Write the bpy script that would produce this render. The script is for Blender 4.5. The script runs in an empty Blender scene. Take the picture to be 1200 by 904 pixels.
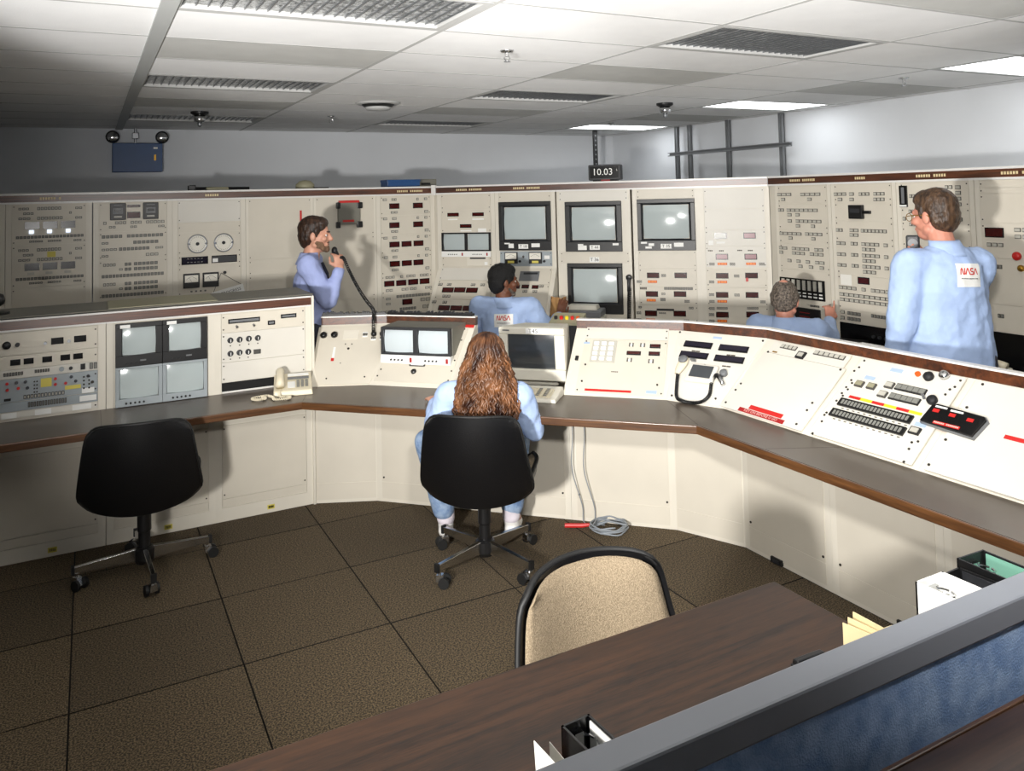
import bpy, bmesh, math, random
from mathutils import Vector, Matrix
random.seed(7)
scene = bpy.context.scene
COL = scene.collection
R2 = math.sqrt(0.5)

# ---------------------------------------------------------------- camera
CAM_Z = 1.8369
YAW, PITCH, ROLL = 0.485627, 0.0490435, -0.0246895
def cam_axes():
    F = Vector((math.sin(YAW)*math.cos(PITCH), math.cos(YAW)*math.cos(PITCH), math.sin(PITCH)))
    Rr = Vector((math.cos(YAW), -math.sin(YAW), 0.0))
    U = Rr.cross(F)
    c, s = math.cos(ROLL), math.sin(ROLL)
    return c*Rr + s*U, -s*Rr + c*U, F
_r, _u, _f = cam_axes()
cd = bpy.data.cameras.new('camera')
cam = bpy.data.objects.new('camera', cd)
COL.objects.link(cam)
cam.matrix_world = Matrix(((_r.x, _u.x, -_f.x, 0), (_r.y, _u.y, -_f.y, 0), (_r.z, _u.z, -_f.z, CAM_Z), (0, 0, 0, 1)))
cd.sensor_fit = 'HORIZONTAL'
cd.sensor_width = 36.0
cd.lens = 942.14*36.0/1200.0
cd.shift_y = (182.75-452.0)/1200.0
cd.clip_start = 0.05
scene.camera = cam

# ---------------------------------------------------------------- world, photographic lights, exposure
w = bpy.data.worlds.new('room_air'); scene.world = w; w.use_nodes = True
w.node_tree.nodes['Background'].inputs[0].default_value = (0.75, 0.82, 0.9, 1)
w.node_tree.nodes['Background'].inputs[1].default_value = 0.05
def spot(name, loc, target, energy, size_deg, blend, radius, color):
    l = bpy.data.lights.new(name, 'SPOT'); l.energy = energy; l.spot_size = math.radians(size_deg)
    l.spot_blend = blend; l.shadow_soft_size = radius; l.color = color
    o = bpy.data.objects.new(name, l); COL.objects.link(o); o.location = loc
    d = Vector(target)-Vector(loc); o.rotation_euler = d.to_track_quat('-Z', 'Y').to_euler()
    return o
# two strobe heads of the photographer: one low on the left, one high just right of the camera
spot('strobe_low', (-0.75, 0.75, 1.45), (4.2, 5.7, 2.3), 900, 90, 0.9, 0.10, (1.0, 0.975, 0.94))
spot('strobe_high', (0.42, 0.30, 2.22), (4.3, 4.0, 1.75), 370, 112, 1.0, 0.09, (1.0, 0.975, 0.94))
spot('strobe_bounce', (0.9, -0.7, 1.15), (2.067, 1.591, 2.695), 680, 48, 0.35, 0.2, (1.0, 0.985, 0.97))
spot('strobe_bounce_left', (-1.2, 1.2, 0.7), (0.383, 3.226, 2.245), 460, 42, 0.35, 0.2, (1.0, 0.985, 0.97))
scene.view_settings.view_transform = 'Standard'
scene.view_settings.look = 'None'
scene.view_settings.gamma = 1.0
scene.view_settings.use_curve_mapping = False
scene.view_settings.exposure = 0.0

# ---------------------------------------------------------------- materials
MATS = {}
def srgb(r, g, b):
    def c(v):
        v /= 255.0
        return v/12.92 if v <= 0.04045 else ((v+0.055)/1.055)**2.4
    return (c(r), c(g), c(b), 1.0)
def mat(name, rgb, rough=0.5, metal=0.0, var=0.0, vscale=6.0, bump=0.0, bscale=60.0, coat=0.0, emit=None, estr=0.0,
        spec=0.5, stretch=(1, 1, 1), detail=4.0, rgb2=None, ramp=(0.35, 0.65), sheen=0.0, alpha=None, transmission=0.0):
    m = bpy.data.materials.new(name); m.use_nodes = True
    nt = m.node_tree; b = nt.nodes['Principled BSDF']
    col = srgb(*rgb)
    b.inputs['Base Color'].default_value = col
    b.inputs['Roughness'].default_value = rough
    b.inputs['Metallic'].default_value = metal
    b.inputs['Specular IOR Level'].default_value = spec
    b.inputs['Coat Weight'].default_value = coat
    b.inputs['Coat Roughness'].default_value = 0.08
    b.inputs['Sheen Weight'].default_value = sheen
    b.inputs['Transmission Weight'].default_value = transmission
    if emit:
        b.inputs['Emission Color'].default_value = srgb(*emit); b.inputs['Emission Strength'].default_value = estr
    tc = mp = None
    if var or bump or rgb2:
        tc = nt.nodes.new('ShaderNodeTexCoord'); mp = nt.nodes.new('ShaderNodeMapping')
        mp.inputs['Scale'].default_value = stretch
        nt.links.new(tc.outputs['Object'], mp.inputs['Vector'])
    if var or rgb2:
        n = nt.nodes.new('ShaderNodeTexNoise'); n.inputs['Scale'].default_value = vscale; n.inputs['Detail'].default_value = detail
        r = nt.nodes.new('ShaderNodeValToRGB')
        r.color_ramp.elements[0].position = ramp[0]; r.color_ramp.elements[1].position = ramp[1]
        if rgb2:
            c0, c1 = col, srgb(*rgb2)
        else:
            c0 = tuple(max(0, x*(1-var)) for x in col[:3])+(1,); c1 = tuple(min(1, x*(1+var)) for x in col[:3])+(1,)
        r.color_ramp.elements[0].color = c0; r.color_ramp.elements[1].color = c1
        nt.links.new(mp.outputs[0], n.inputs['Vector']); nt.links.new(n.outputs['Fac'], r.inputs['Fac'])
        nt.links.new(r.outputs['Color'], b.inputs['Base Color'])
    if bump:
        n = nt.nodes.new('ShaderNodeTexNoise'); n.inputs['Scale'].default_value = bscale; n.inputs['Detail'].default_value = 3
        bp = nt.nodes.new('ShaderNodeBump'); bp.inputs['Strength'].default_value = bump; bp.inputs['Distance'].default_value = 0.01
        nt.links.new(mp.outputs[0], n.inputs['Vector']); nt.links.new(n.outputs['Fac'], bp.inputs['Height'])
        nt.links.new(bp.outputs[0], b.inputs['Normal'])
    MATS[name] = m
    return m
def wood(name, dark, light, rough=0.35, coat=0.2, axis='x', scale=1.0, wav=9.0):
    m = bpy.data.materials.new(name); m.use_nodes = True
    nt = m.node_tree; b = nt.nodes['Principled BSDF']; N = nt.nodes.new; L = nt.links.new
    tc = N('ShaderNodeTexCoord'); mp = N('ShaderNodeMapping')
    s = {'x': (0.9, 14, 14), 'y': (14, 0.9, 14), 'z': (14, 14, 0.9)}[axis]
    mp.inputs['Scale'].default_value = tuple(v*scale for v in s)
    L(tc.outputs['Object'], mp.inputs['Vector'])
    n1 = N('ShaderNodeTexNoise'); n1.inputs['Scale'].default_value = 1.3; n1.inputs['Detail'].default_value = 6; n1.inputs['Distortion'].default_value = 1.2
    n2 = N('ShaderNodeTexNoise'); n2.inputs['Scale'].default_value = wav; n2.inputs['Detail'].default_value = 5; n2.inputs['Distortion'].default_value = 0.4
    L(mp.outputs[0], n1.inputs['Vector']); L(mp.outputs[0], n2.inputs['Vector'])
    mx = N('ShaderNodeMath'); mx.operation = 'MULTIPLY_ADD'; mx.inputs[1].default_value = 0.4
    L(n2.outputs['Fac'], mx.inputs[0]); 
    m2 = N('ShaderNodeMath'); m2.operation = 'MULTIPLY'; m2.inputs[1].default_value = 0.6
    L(n1.outputs['Fac'], m2.inputs[0]); L(m2.outputs[0], mx.inputs[2])
    r = N('ShaderNodeValToRGB'); r.color_ramp.elements[0].position = 0.36; r.color_ramp.elements[1].position = 0.64
    r.color_ramp.elements[0].color = srgb(*dark); r.color_ramp.elements[1].color = srgb(*light)
    L(mx.outputs[0], r.inputs['Fac']); L(r.outputs['Color'], b.inputs['Base Color'])
    b.inputs['Roughness'].default_value = rough; b.inputs['Coat Weight'].default_value = coat; b.inputs['Coat Roughness'].default_value = 0.36
    MATS[name] = m
    return m

mat('cream', (214, 207, 192), 0.42, var=0.035, vscale=3, bump=0.03, bscale=250)
mat('cream_frame', (222, 216, 202), 0.40, var=0.03, vscale=3)
mat('panel_white_or_flashlit', (218, 214, 204), 0.42, var=0.02, vscale=4)  # white panels; on the right console run, cream whitened for the close flash
mat('seam_dark', (88, 82, 74), 0.7)
mat('white_lip', (228, 226, 222), 0.3)
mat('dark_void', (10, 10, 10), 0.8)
mat('black_plastic', (20, 20, 21), 0.38, bump=0.05, bscale=300)
mat('black_gloss', (9, 9, 10), 0.2)
mat('charcoal', (44, 45, 48), 0.45)
mat('grey_plastic', (112, 114, 116), 0.45, var=0.04)
mat('grey_metal', (128, 130, 132), 0.4, metal=0.5)
mat('blue_grey', (158, 166, 170), 0.45, var=0.04)
mat('chrome', (205, 205, 205), 0.16, metal=1.0)
mat('steel', (150, 152, 155), 0.35, metal=0.9)
mat('button_frame', (72, 70, 66), 0.5)
mat('button_cap', (186, 183, 172), 0.4)
mat('button_grey', (128, 128, 122), 0.45)
mat('button_tan', (150, 146, 120), 0.5)
mat('screw', (60, 56, 50), 0.4, metal=0.6)
mat('display_red', (66, 16, 14), 0.18, var=0.15, vscale=40)
mat('display_pink', (150, 104, 110), 0.25)
mat('display_violet', (24, 18, 36), 0.15)
mat('amber', (222, 128, 20), 0.4, emit=(255, 120, 10), estr=0.15)
mat('lamp_white', (230, 238, 255), 0.3, emit=(220, 232, 255), estr=1.2)
mat('label_white', (240, 240, 236), 0.5)
mat('label_yellow', (216, 202, 96), 0.6)
mat('label_blue', (168, 188, 214), 0.5)
mat('red', (196, 34, 30), 0.4)
mat('red_deep', (158, 24, 26), 0.4)
mat('orange', (210, 92, 20), 0.4)
mat('green_led', (30, 160, 60), 0.4)
mat('yellow', (232, 204, 40), 0.45)
mat('ink', (22, 22, 24), 0.6)
mat('ink_red', (206, 52, 38), 0.6)
mat('ink_pale', (236, 190, 180), 0.6)
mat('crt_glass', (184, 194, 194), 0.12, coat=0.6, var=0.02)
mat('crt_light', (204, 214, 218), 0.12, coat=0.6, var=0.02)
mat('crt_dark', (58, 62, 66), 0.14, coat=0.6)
mat('meter_face', (236, 232, 220), 0.3)
mat('phone', (226, 216, 190), 0.38)
mat('beige_case', (218, 214, 200), 0.42, var=0.02)
mat('paper', (238, 236, 228), 0.7)
mat('manila', (224, 206, 160), 0.7)
mat('paper_bag', (170, 128, 78), 0.75, var=0.12, vscale=14, bump=0.6, bscale=14)
mat('brown_top', (84, 74, 64), 0.36, var=0.07, vscale=4, coat=0.1)
mat('rack_top', (120, 118, 108), 0.55, var=0.04)
mat('ceiling_tile', (236, 236, 235), 0.8, var=0.02, vscale=5, bump=0.12, bscale=140)
mat('ceiling_grille', (196, 196, 192), 0.7, var=0.03, bump=0.3, bscale=260)
mat('tee', (178, 178, 176), 0.7)
mat('tee_grey', (172, 174, 172), 0.5)
mat('wall_paint', (222, 225, 229), 0.7, var=0.02, vscale=2)
mat('lens_unlit', (196, 198, 198), 0.2, metal=0.3, bump=1.0, bscale=70, rgb2=(104, 106, 106), vscale=40)
mat('lens_lit', (255, 255, 255), 0.5, emit=(250, 253, 255), estr=5.0)
mat('vinyl', (9, 9, 11), 0.36, bump=0.12, bscale=220)
mat('tweed', (112, 98, 78), 0.9, rgb2=(150, 134, 110), vscale=330, detail=2, bump=0.5, bscale=330)
mat('rubber', (14, 14, 14), 0.6)
mat('blue_box', (34, 74, 124), 0.4, var=0.04)
mat('fabric_blue', (124, 154, 200), 0.95, rgb2=(160, 186, 222), vscale=34, detail=8, bump=0.25, bscale=320)
mat('rail_grey', (128, 132, 140), 0.45, var=0.02)
mat('carpet', (48, 40, 27), 0.95, rgb2=(116, 99, 73), vscale=150, detail=6, ramp=(0.42, 0.6), bump=0.8, bscale=150)
def carpet_nodes():
    m = MATS['carpet']; nt = m.node_tree; b = nt.nodes['Principled BSDF']; lk = b.inputs['Base Color'].links[0]; src = lk.from_socket
    oi = nt.nodes.new('ShaderNodeObjectInfo'); mr = nt.nodes.new('ShaderNodeMapRange'); mr.inputs['To Min'].default_value = 0.78; mr.inputs['To Max'].default_value = 1.12
    hs = nt.nodes.new('ShaderNodeHueSaturation'); nt.links.new(oi.outputs['Random'], mr.inputs['Value']); nt.links.new(mr.outputs[0], hs.inputs['Value']); nt.links.new(src, hs.inputs['Color']); nt.links.new(hs.outputs[0], b.inputs['Base Color'])
carpet_nodes()
mat('carpet_gap', (16, 13, 10), 0.9)
mat('smock', (168, 190, 228), 0.8, var=0.05, vscale=10, bump=0.7, bscale=14)
mat('shirt', (160, 172, 218), 0.8, var=0.05, vscale=10, bump=0.7, bscale=16)
mat('denim', (112, 140, 182), 0.9, rgb2=(160, 182, 210), vscale=26, detail=6, bump=0.3, bscale=90)
mat('trousers', (44, 46, 58), 0.85, var=0.05)
mat('shoe_white', (236, 234, 230), 0.5)
mat('sock', (222, 214, 222), 0.8)
mat('shoe_dark', (28, 24, 22), 0.5)
mat('skin_light', (206, 152, 128), 0.5, var=0.05, vscale=18)
mat('skin_ruddy', (204, 140, 118), 0.5, var=0.05, vscale=18)
mat('skin_dark', (112, 68, 46), 0.5, var=0.06, vscale=18)
mat('hair_brown', (30, 19, 13), 0.45, rgb2=(66, 44, 30), vscale=60, stretch=(1, 1, 0.25), bump=0.6, bscale=120)
mat('hair_mid', (46, 32, 22), 0.45, rgb2=(92, 68, 48), vscale=55, stretch=(1, 1, 0.3), bump=0.6, bscale=110)
mat('hair_grey', (50, 42, 36), 0.5, rgb2=(128, 116, 104), vscale=90, bump=0.7, bscale=150)
mat('hair_black', (10, 9, 9), 0.7, var=0.2, bump=0.8, bscale=160)
mat('hair_auburn', (44, 20, 10), 0.42, rgb2=(136, 90, 56), vscale=14, detail=6, stretch=(1, 1, 0.7), ramp=(0.36, 0.68))
mat('beard', (120, 92, 70), 0.8, var=0.25, vscale=90, bump=0.6, bscale=200)
mat('eye_white', (230, 226, 220), 0.3)
mat('eye_iris', (50, 34, 24), 0.2)
mat('green_cloth', (120, 172, 152), 0.6)
mat('cable_grey', (140, 146, 152), 0.5)
mat('brass', (170, 130, 50), 0.35, metal=0.8)
wood('wood_trim', (46, 22, 10), (104, 56, 28), 0.34, 0.9, 'x')
wood('wood_edge', (54, 32, 16), (104, 68, 38), 0.3, 0.5, 'x')
wood('wood_desk', (22, 13, 7), (64, 40, 23), 0.42, 0.06, 'x', 1.6, 14.0)
wood('wood_dark', (44, 28, 20), (82, 56, 42), 0.3, 0.3, 'x')

# ---------------------------------------------------------------- mesh helpers
class MB:
    def __init__(s): s.v = []; s.f = []
    def add(s, vs, fs):
        o = len(s.v); s.v += [tuple(p) for p in vs]; s.f += [tuple(i+o for i in f) for f in fs]; return s
    def box(s, x0, x1, y0, y1, z0, z1):
        return s.add([(x0,y0,z0),(x1,y0,z0),(x1,y1,z0),(x0,y1,z0),(x0,y0,z1),(x1,y0,z1),(x1,y1,z1),(x0,y1,z1)],
                     [(0,3,2,1),(4,5,6,7),(0,1,5,4),(1,2,6,5),(2,3,7,6),(3,0,4,7)])
    def cb(s, x, z, w, h, y0, y1):      # plate standing on a panel: centre x,z
        return s.box(x-w/2, x+w/2, y0, y1, z-h/2, z+h/2)
    def hexa(s, b, t):                  # four bottom points, four top points
        return s.add(list(b)+list(t), [(0,3,2,1),(4,5,6,7),(0,1,5,4),(1,2,6,5),(2,3,7,6),(3,0,4,7)])
    def cyl(s, p, q, r, r2=None, n=12):
        p, q = Vector(p), Vector(q); r2 = r if r2 is None else r2
        d = (q-p).normalized(); a = d.orthogonal().normalized(); b = d.cross(a)
        vs = []
        for c, rr in ((p, r), (q, r2)):
            for i in range(n):
                t = 2*math.pi*i/n; vs.append(c+(a*math.cos(t)+b*math.sin(t))*rr)
        fs = [(i, (i+1) % n, n+(i+1) % n, n+i) for i in range(n)]+[tuple(range(n-1, -1, -1)), tuple(range(n, 2*n))]
        return s.add(vs, fs)
    def tube(s, pts, r, n=6):
        pts = [Vector(p) for p in pts]; m = len(pts)
        rs = r if isinstance(r, (list, tuple)) else [r]*m
        vs = []; a = None
        for i, p in enumerate(pts):
            d = (pts[min(i+1, m-1)]-pts[max(i-1, 0)]); d = d.normalized() if d.length > 1e-9 else Vector((0, 0, 1))
            a = d.orthogonal().normalized() if a is None else (a-d*a.dot(d))
            a = a.normalized() if a.length > 1e-6 else d.orthogonal().normalized()
            b = d.cross(a)
            for k in range(n):
                t = 2*math.pi*k/n; vs.append(p+(a*math.cos(t)+b*math.sin(t))*rs[i])
        fs = [(i*n+k, i*n+(k+1) % n, (i+1)*n+(k+1) % n, (i+1)*n+k) for i in range(m-1) for k in range(n)]
        fs += [tuple(range(n-1, -1, -1)), tuple(range((m-1)*n, m*n))]
        return s.add(vs, fs)
    def lathe(s, prof, n=20, o=(0, 0, 0), ax='z'):   # prof: (radius, height)
        vs = []
        for r, h in prof:
            for k in range(n):
                t = 2*math.pi*k/n; c, q = r*math.cos(t), r*math.sin(t)
                p = {'z': (c, q, h), 'y': (c, h, q), 'x': (h, c, q)}[ax]
                vs.append((p[0]+o[0], p[1]+o[1], p[2]+o[2]))
        m = len(prof)
        fs = [(i*n+k, i*n+(k+1) % n, (i+1)*n+(k+1) % n, (i+1)*n+k) for i in range(m-1) for k in range(n)]
        fs += [tuple(range(n-1, -1, -1)), tuple(range((m-1)*n, m*n))]
        return s.add(vs, fs)
    def prism(s, pts, z0, z1, ax='z'):   # polygon extruded; ax = extrusion axis
        n = len(pts)
        def P(a, b, c): return {'z': (a, b, c), 'y': (a, c, b), 'x': (c, a, b)}[ax]
        vs = [P(a, b, z0) for a, b in pts]+[P(a, b, z1) for a, b in pts]
        fs = [(i, (i+1) % n, n+(i+1) % n, n+i) for i in range(n)]+[tuple(range(n-1, -1, -1)), tuple(range(n, 2*n))]
        return s.add(vs, fs)
    def grid(s, fn, nu, nv, thick=None):   # surface; thick(u,v)->offset vector gives the back side
        vs = [fn(i/nu, j/nv) for j in range(nv+1) for i in range(nu+1)]
        w_ = nu+1; fs = [(j*w_+i, j*w_+i+1, (j+1)*w_+i+1, (j+1)*w_+i) for j in range(nv) for i in range(nu)]
        if thick is None: return s.add(vs, fs)
        k = len(vs)
        vs2 = [tuple(Vector(vs[j*w_+i])+Vector(thick(i/nu, j/nv))) for j in range(nv+1) for i in range(nu+1)]
        fs2 = [tuple(x+k for x in reversed(f)) for f in fs]
        rim = [i for i in range(w_)]+[j*w_+nu for j in range(1, nv+1)]+[nv*w_+i for i in range(nu-1, -1, -1)]+[j*w_ for j in range(nv-1, 0, -1)]
        m = len(rim)
        fr_ = [(rim[(i+1) % m], rim[i], rim[i]+k, rim[(i+1) % m]+k) for i in range(m)]
        return s.add(vs+vs2, fs+fs2+fr_)
    def build(s, name, m, parent=None, bevel=0.0, smooth=False, seg=2, kind=None, M=None, label=None):
        me = bpy.data.meshes.new(name)
        me.from_pydata(s.v, [], s.f)
        bm = bmesh.new(); bm.from_mesh(me)
        bmesh.ops.recalc_face_normals(bm, faces=bm.faces)
        if bevel > 0:
            bmesh.ops.bevel(bm, geom=[e for e in bm.edges if len(e.link_faces) == 2 and e.calc_face_angle(0) > 0.5], offset=bevel, segments=seg, profile=0.5, affect='EDGES', clamp_overlap=True)
        bm.to_mesh(me); bm.free()
        if smooth:
            for p in me.polygons: p.use_smooth = True
        if m: me.materials.append(MATS[m] if isinstance(m, str) else m)
        o = bpy.data.objects.new(name, me); COL.objects.link(o)
        if parent is not None: o.parent = parent
        if M is not None: o.matrix_local = M
        if kind: o['kind'] = kind
        if label: o['label'] = label
        return o
def shade_auto(o, deg=35):
    me = o.data
    bm = bmesh.new(); bm.from_mesh(me)
    for e in bm.edges:
        e.smooth = not (len(e.link_faces) == 2 and e.calc_face_angle(0) > math.radians(deg))
    for f in bm.faces: f.smooth = True
    bm.to_mesh(me); bm.free(); return o
def tag(o, label, cat=None, group=None, kind=None):
    if label: o['label'] = label
    if cat: o['category'] = cat
    if group: o['group'] = group
    if kind: o['kind'] = kind
    return o
def thing(name, label, cat, M=None, group=None):
    o = bpy.data.objects.new(name, None); COL.objects.link(o); o.empty_display_size = 0.1
    if M is not None: o.matrix_world = M
    return tag(o, label, cat, group)
def mframe(o, u, into, slope=None):
    u = Vector(u).normalized(); n = Vector(into).normalized(); v = Vector((0, 0, 1))
    if slope:
        v = (n*slope[0]+v*slope[1]).normalized(); n = u.cross(v)*-1
        n = v.cross(u) if v.cross(u).dot(Vector(into)) > 0 else u.cross(v)
    M = Matrix.Identity(4)
    for i in range(3): M[i][0] = u[i]; M[i][1] = n[i]; M[i][2] = v[i]; M[i][3] = o[i]
    return M
def zrot(x, y, z, deg): return Matrix.Translation((x, y, z)) @ Matrix.Rotation(math.radians(deg), 4, 'Z')
_tc = {}
def text(s, size, name, m, parent, x, z, y=-0.001, align='CENTER', rot=0.0, thick=0.0006):
    key = (s, align)
    if key not in _tc:
        c = bpy.data.curves.new('t', 'FONT'); c.body = s; c.size = 1.0; c.align_x = align; c.align_y = 'CENTER'; c.resolution_u = 2
        c.extrude = 0.0
        o = bpy.data.objects.new('t', c); COL.objects.link(o); bpy.context.view_layer.update()
        dg = bpy.context.evaluated_depsgraph_get()
        me = bpy.data.meshes.new_from_object(o.evaluated_get(dg))
        _tc[key] = ([tuple(q.co) for q in me.vertices], [tuple(p.vertices) for p in me.polygons])
        bpy.data.objects.remove(o); bpy.data.curves.remove(c); bpy.data.meshes.remove(me)
    vs, fs = _tc[key]
    cr, sr = math.cos(rot), math.sin(rot)
    me = bpy.data.meshes.new(name)
    me.from_pydata([(x+size*(a*cr-b*sr), y, z+size*(a*sr+b*cr)) for a, b, c in vs], [], fs)
    me.materials.append(MATS[m]); o = bpy.data.objects.new(name, me); COL.objects.link(o); o.parent = parent
    return o
def copy_tree(o, parent=None):
    c = o.copy(); COL.objects.link(c)
    if parent is not None: c.parent = parent
    for ch in list(o.children): copy_tree(ch, c)
    return c
# ================================================================ the room
CEIL = 2.638; XL, XR, YF, YB = -2.6, 6.57, -1.6, 9.38
GX, GY = 0.2847, 3.546      # ceiling grid origin (4 ft x 2 ft)
FX, FY = -0.0605, 3.431     # floor grid origin (2 ft)
floor = tag(MB().box(XL-0.2, XR+0.2, YF-0.2, YB+0.2, -0.12, -0.012).build('floor', 'carpet_gap'), 'brown speckled carpet tile floor of the control room', kind='structure')
tile = None
kx0, kx1 = math.ceil((XL-FX)/0.61), math.floor((XR-FX)/0.61)
ky0, ky1 = math.ceil((YF-FY)/0.61), math.floor((YB-FY)/0.61)
for i in range(kx0, kx1):
    for j in range(ky0, ky1):
        if tile is None:
            tile = MB().box(0.003, 0.607, 0.0035, 0.6065, -0.012, 0).build('carpet_tile', 'carpet', floor); t = tile
            tile.data.materials.append(MATS['carpet_gap'])
            for p_ in tile.data.polygons: p_.material_index = 0 if abs(p_.normal.z) > 0.5 else 1
        else:
            t = tile.copy(); COL.objects.link(t)
        t.location = (FX+0.61*i, FY+0.61*j, random.uniform(-0.0012, 0))
for nm, b in (('wall_back', (XL-0.1, XR+0.1, YB, YB+0.1)), ('wall_right', (XR, XR+0.1, YF-0.1, YB+0.1)),
              ('wall_left', (XL-0.1, XL, YF-0.1, YB+0.1)), ('wall_front', (XL-0.1, XR+0.1, YF-0.1, YF))):
    tag(MB().box(*b, -0.02, CEIL+0.05).build(nm, 'wall_paint'), 'plain pale grey painted wall, '+nm.split('_')[1]+' side', kind='structure')
ceiling = tag(MB().box(XL-0.1, XR+0.1, YF-0.1, YB+0.1, CEIL+0.03, CEIL+0.1).build('ceiling', 'tee_grey'), 'suspended ceiling of white lay-in tiles', kind='structure')
ix0, ix1 = math.floor((XL-GX)/1.22), math.ceil((XR-GX)/1.22)
jy0, jy1 = math.floor((YF-GY)/0.61), math.ceil((YB-GY)/0.61)
FIX = {(i, j) for i in (0, 2, 4) for j in (-5, -1, 3, 7)}
GRI = {(i, j) for i in (0, 2, 4) for j in (-3, 1, 5)}
def ctile(x0, x1, y0, y1, m):
    return MB().box(x0+0.010, x1-0.010, y0+0.010, y1-0.010, CEIL, CEIL+0.03).build('ceiling_grille' if m == 'ceiling_grille' else 'ceiling_tile', m, ceiling)
for i in range(ix0, ix1):
    for j in range(jy0, jy1):
        if (i, j) in FIX: continue
        x0, x1 = max(XL, GX+1.22*i), min(XR, GX+1.22*(i+1)); y0, y1 = max(YF, GY+0.61*j), min(YB, GY+0.61*(j+1))
        if x1-x0 < 0.05 or y1-y0 < 0.05: continue
        ctile(x0, x1, y0, y1, 'ceiling_grille' if (i, j) in GRI else 'ceiling_tile')
for i in range(ix0, ix1+1):
    x = GX+1.22*i
    if XL < x < XR:
        wd = 0.034 if i == 0 else 0.012
        MB().box(x-wd, x+wd, YF, YB, CEIL-(0.012 if i == 0 else 0.0012), CEIL+0.02).build('main_tee', 'tee_grey' if i == 0 else 'tee', ceiling)
for j in range(jy0, jy1+1):
    y = GY+0.61*j
    if YF < y < YB: MB().box(XL, XR, y-0.010, y+0.010, CEIL-0.001, CEIL+0.02).build('cross_tee', 'tee', ceiling)
# recessed light fittings: 2 ft x 4 ft on an 8 ft grid, the right-hand column lit
fixn = {(0, -1): 'unlit recessed ceiling light nearest the left front, ribbed metallic lens cut by the frame top',
        (0, 3): 'unlit recessed ceiling light in the left column, between the two nearer grey grilles',
        (0, 7): 'unlit recessed ceiling light at the far left above the blue emergency lamp',
        (2, -1): 'unlit recessed ceiling light with sparkling prismatic lens, near top centre right',
        (2, 3): 'unlit recessed ceiling light with glinting lens in the middle column, mid room',
        (2, 7): 'unlit recessed ceiling light in the middle column close to the back wall',
        (4, -1): 'glowing recessed ceiling light at the right edge, nearest of the lit ones',
        (4, 3): 'glowing recessed ceiling light above the grey strut frame',
        (4, 7): 'glowing recessed ceiling light in the far corner above the digital clock'}
for (i, j) in sorted(FIX):
    x0, x1, y0, y1 = GX+1.22*i, GX+1.22*(i+1), GY+0.61*j, GY+0.61*(j+1)
    if y0 < YF or x1 > XR: continue
    lit = i == 4
    f = thing('ceiling_light', fixn.get((i, j), ('glowing' if lit else 'unlit')+' recessed ceiling light behind the camera in column %s' % ['left', 'middle', 'right'][i//2]), 'ceiling light', Matrix.Translation(((x0+x1)/2, (y0+y1)/2, CEIL)), 'recessed fluorescent ceiling lights')
    a, b = 0.595, 0.29
    m = MB()
    m.box(-a, a, -b, -b+0.03, -0.002, 0.03); m.box(-a, a, b-0.03, b, -0.002, 0.03); m.box(-a, -a+0.03, -b+0.03, b-0.03, -0.002, 0.03); m.box(a-0.03, a, -b+0.03, b-0.03, -0.002, 0.03)
    m.build('frame', 'tee', f)
    if lit:
        MB().box(-a+0.03, a-0.03, -b+0.03, b-0.03, 0.004, 0.02).build('diffuser', 'lens_lit', f)
    else:
        MB().box(-a+0.03, a-0.03, -b+0.03, b-0.03, 0.018, 0.026).build('diffuser', 'lens_unlit', f)
        m = MB()
        for k in range(24): m.box(-a+0.04+k*0.0482, -a+0.044+k*0.0482, -b+0.03, b-0.03, 0.010, 0.018)
        m.build('louver_fins', 'steel', f, kind='stuff')
# ceiling devices
def detector(x, y, label):
    t = thing('smoke_detector', label, 'smoke detector', Matrix.Translation((x, y, CEIL)), 'ceiling detectors')
    MB().lathe([(0.075, 0.0), (0.075, -0.018), (0.055, -0.03)], 20).build('base', 'black_plastic', t, smooth=False)
    MB().lathe([(0.048, -0.03), (0.05, -0.075), (0.042, -0.09), (0.02, -0.094)], 20).build('housing', 'chrome', t, smooth=True)
    MB().lathe([(0.02, -0.092), (0.018, -0.125), (0.006, -0.135)], 12).build('probe', 'steel', t, smooth=True)
detector(0.864, 7.49, 'silver smoke detector with black base on the ceiling above the emergency lamp')
detector(4.626, 5.772, 'silver smoke detector with black base on the ceiling above the centre monitors')
def sprinkler(x, y, label):
    t = thing('sprinkler', label, 'sprinkler', Matrix.Translation((x, y, CEIL)), 'ceiling sprinklers')
    MB().lathe([(0.038, 0.0), (0.034, -0.01), (0.014, -0.014)], 18).build('escutcheon', 'chrome', t, smooth=True)
    m = MB(); m.cyl((0, 0, -0.01), (0, 0, -0.035), 0.011); m.tube([(0.01, 0, -0.03), (0.018, 0, -0.045), (0.004, 0, -0.062)], 0.003); m.tube([(-0.01, 0, -0.03), (-0.018, 0, -0.045), (-0.004, 0, -0.062)], 0.003)
    m.build('body', 'chrome', t); MB().lathe([(0.018, -0.062), (0.018, -0.065)], 14).build('deflector', 'steel', t)
sprinkler(2.045, 3.904, 'chrome sprinkler head nearest, at the top centre of the ceiling')
sprinkler(5.351, 3.884, 'chrome sprinkler head at the right beside the nearest glowing light')
sprinkler(2.054, 7.578, 'small chrome sprinkler head left of the round ceiling diffuser')
sprinkler(5.29, 7.577, 'small chrome sprinkler head in front of the farthest glowing light')
t = thing('air_diffuser', 'round white air diffuser with dark ring on the ceiling', 'air diffuser', Matrix.Translation((2.152, 6.465, CEIL)))
MB().lathe([(0.19, 0), (0.17, -0.012), (0.15, -0.014)], 28).build('flange', 'tee', t, smooth=True)
MB().lathe([(0.15, -0.004), (0.12, -0.03), (0.08, -0.034)], 28).build('throat', 'black_plastic', t, smooth=True)
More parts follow.
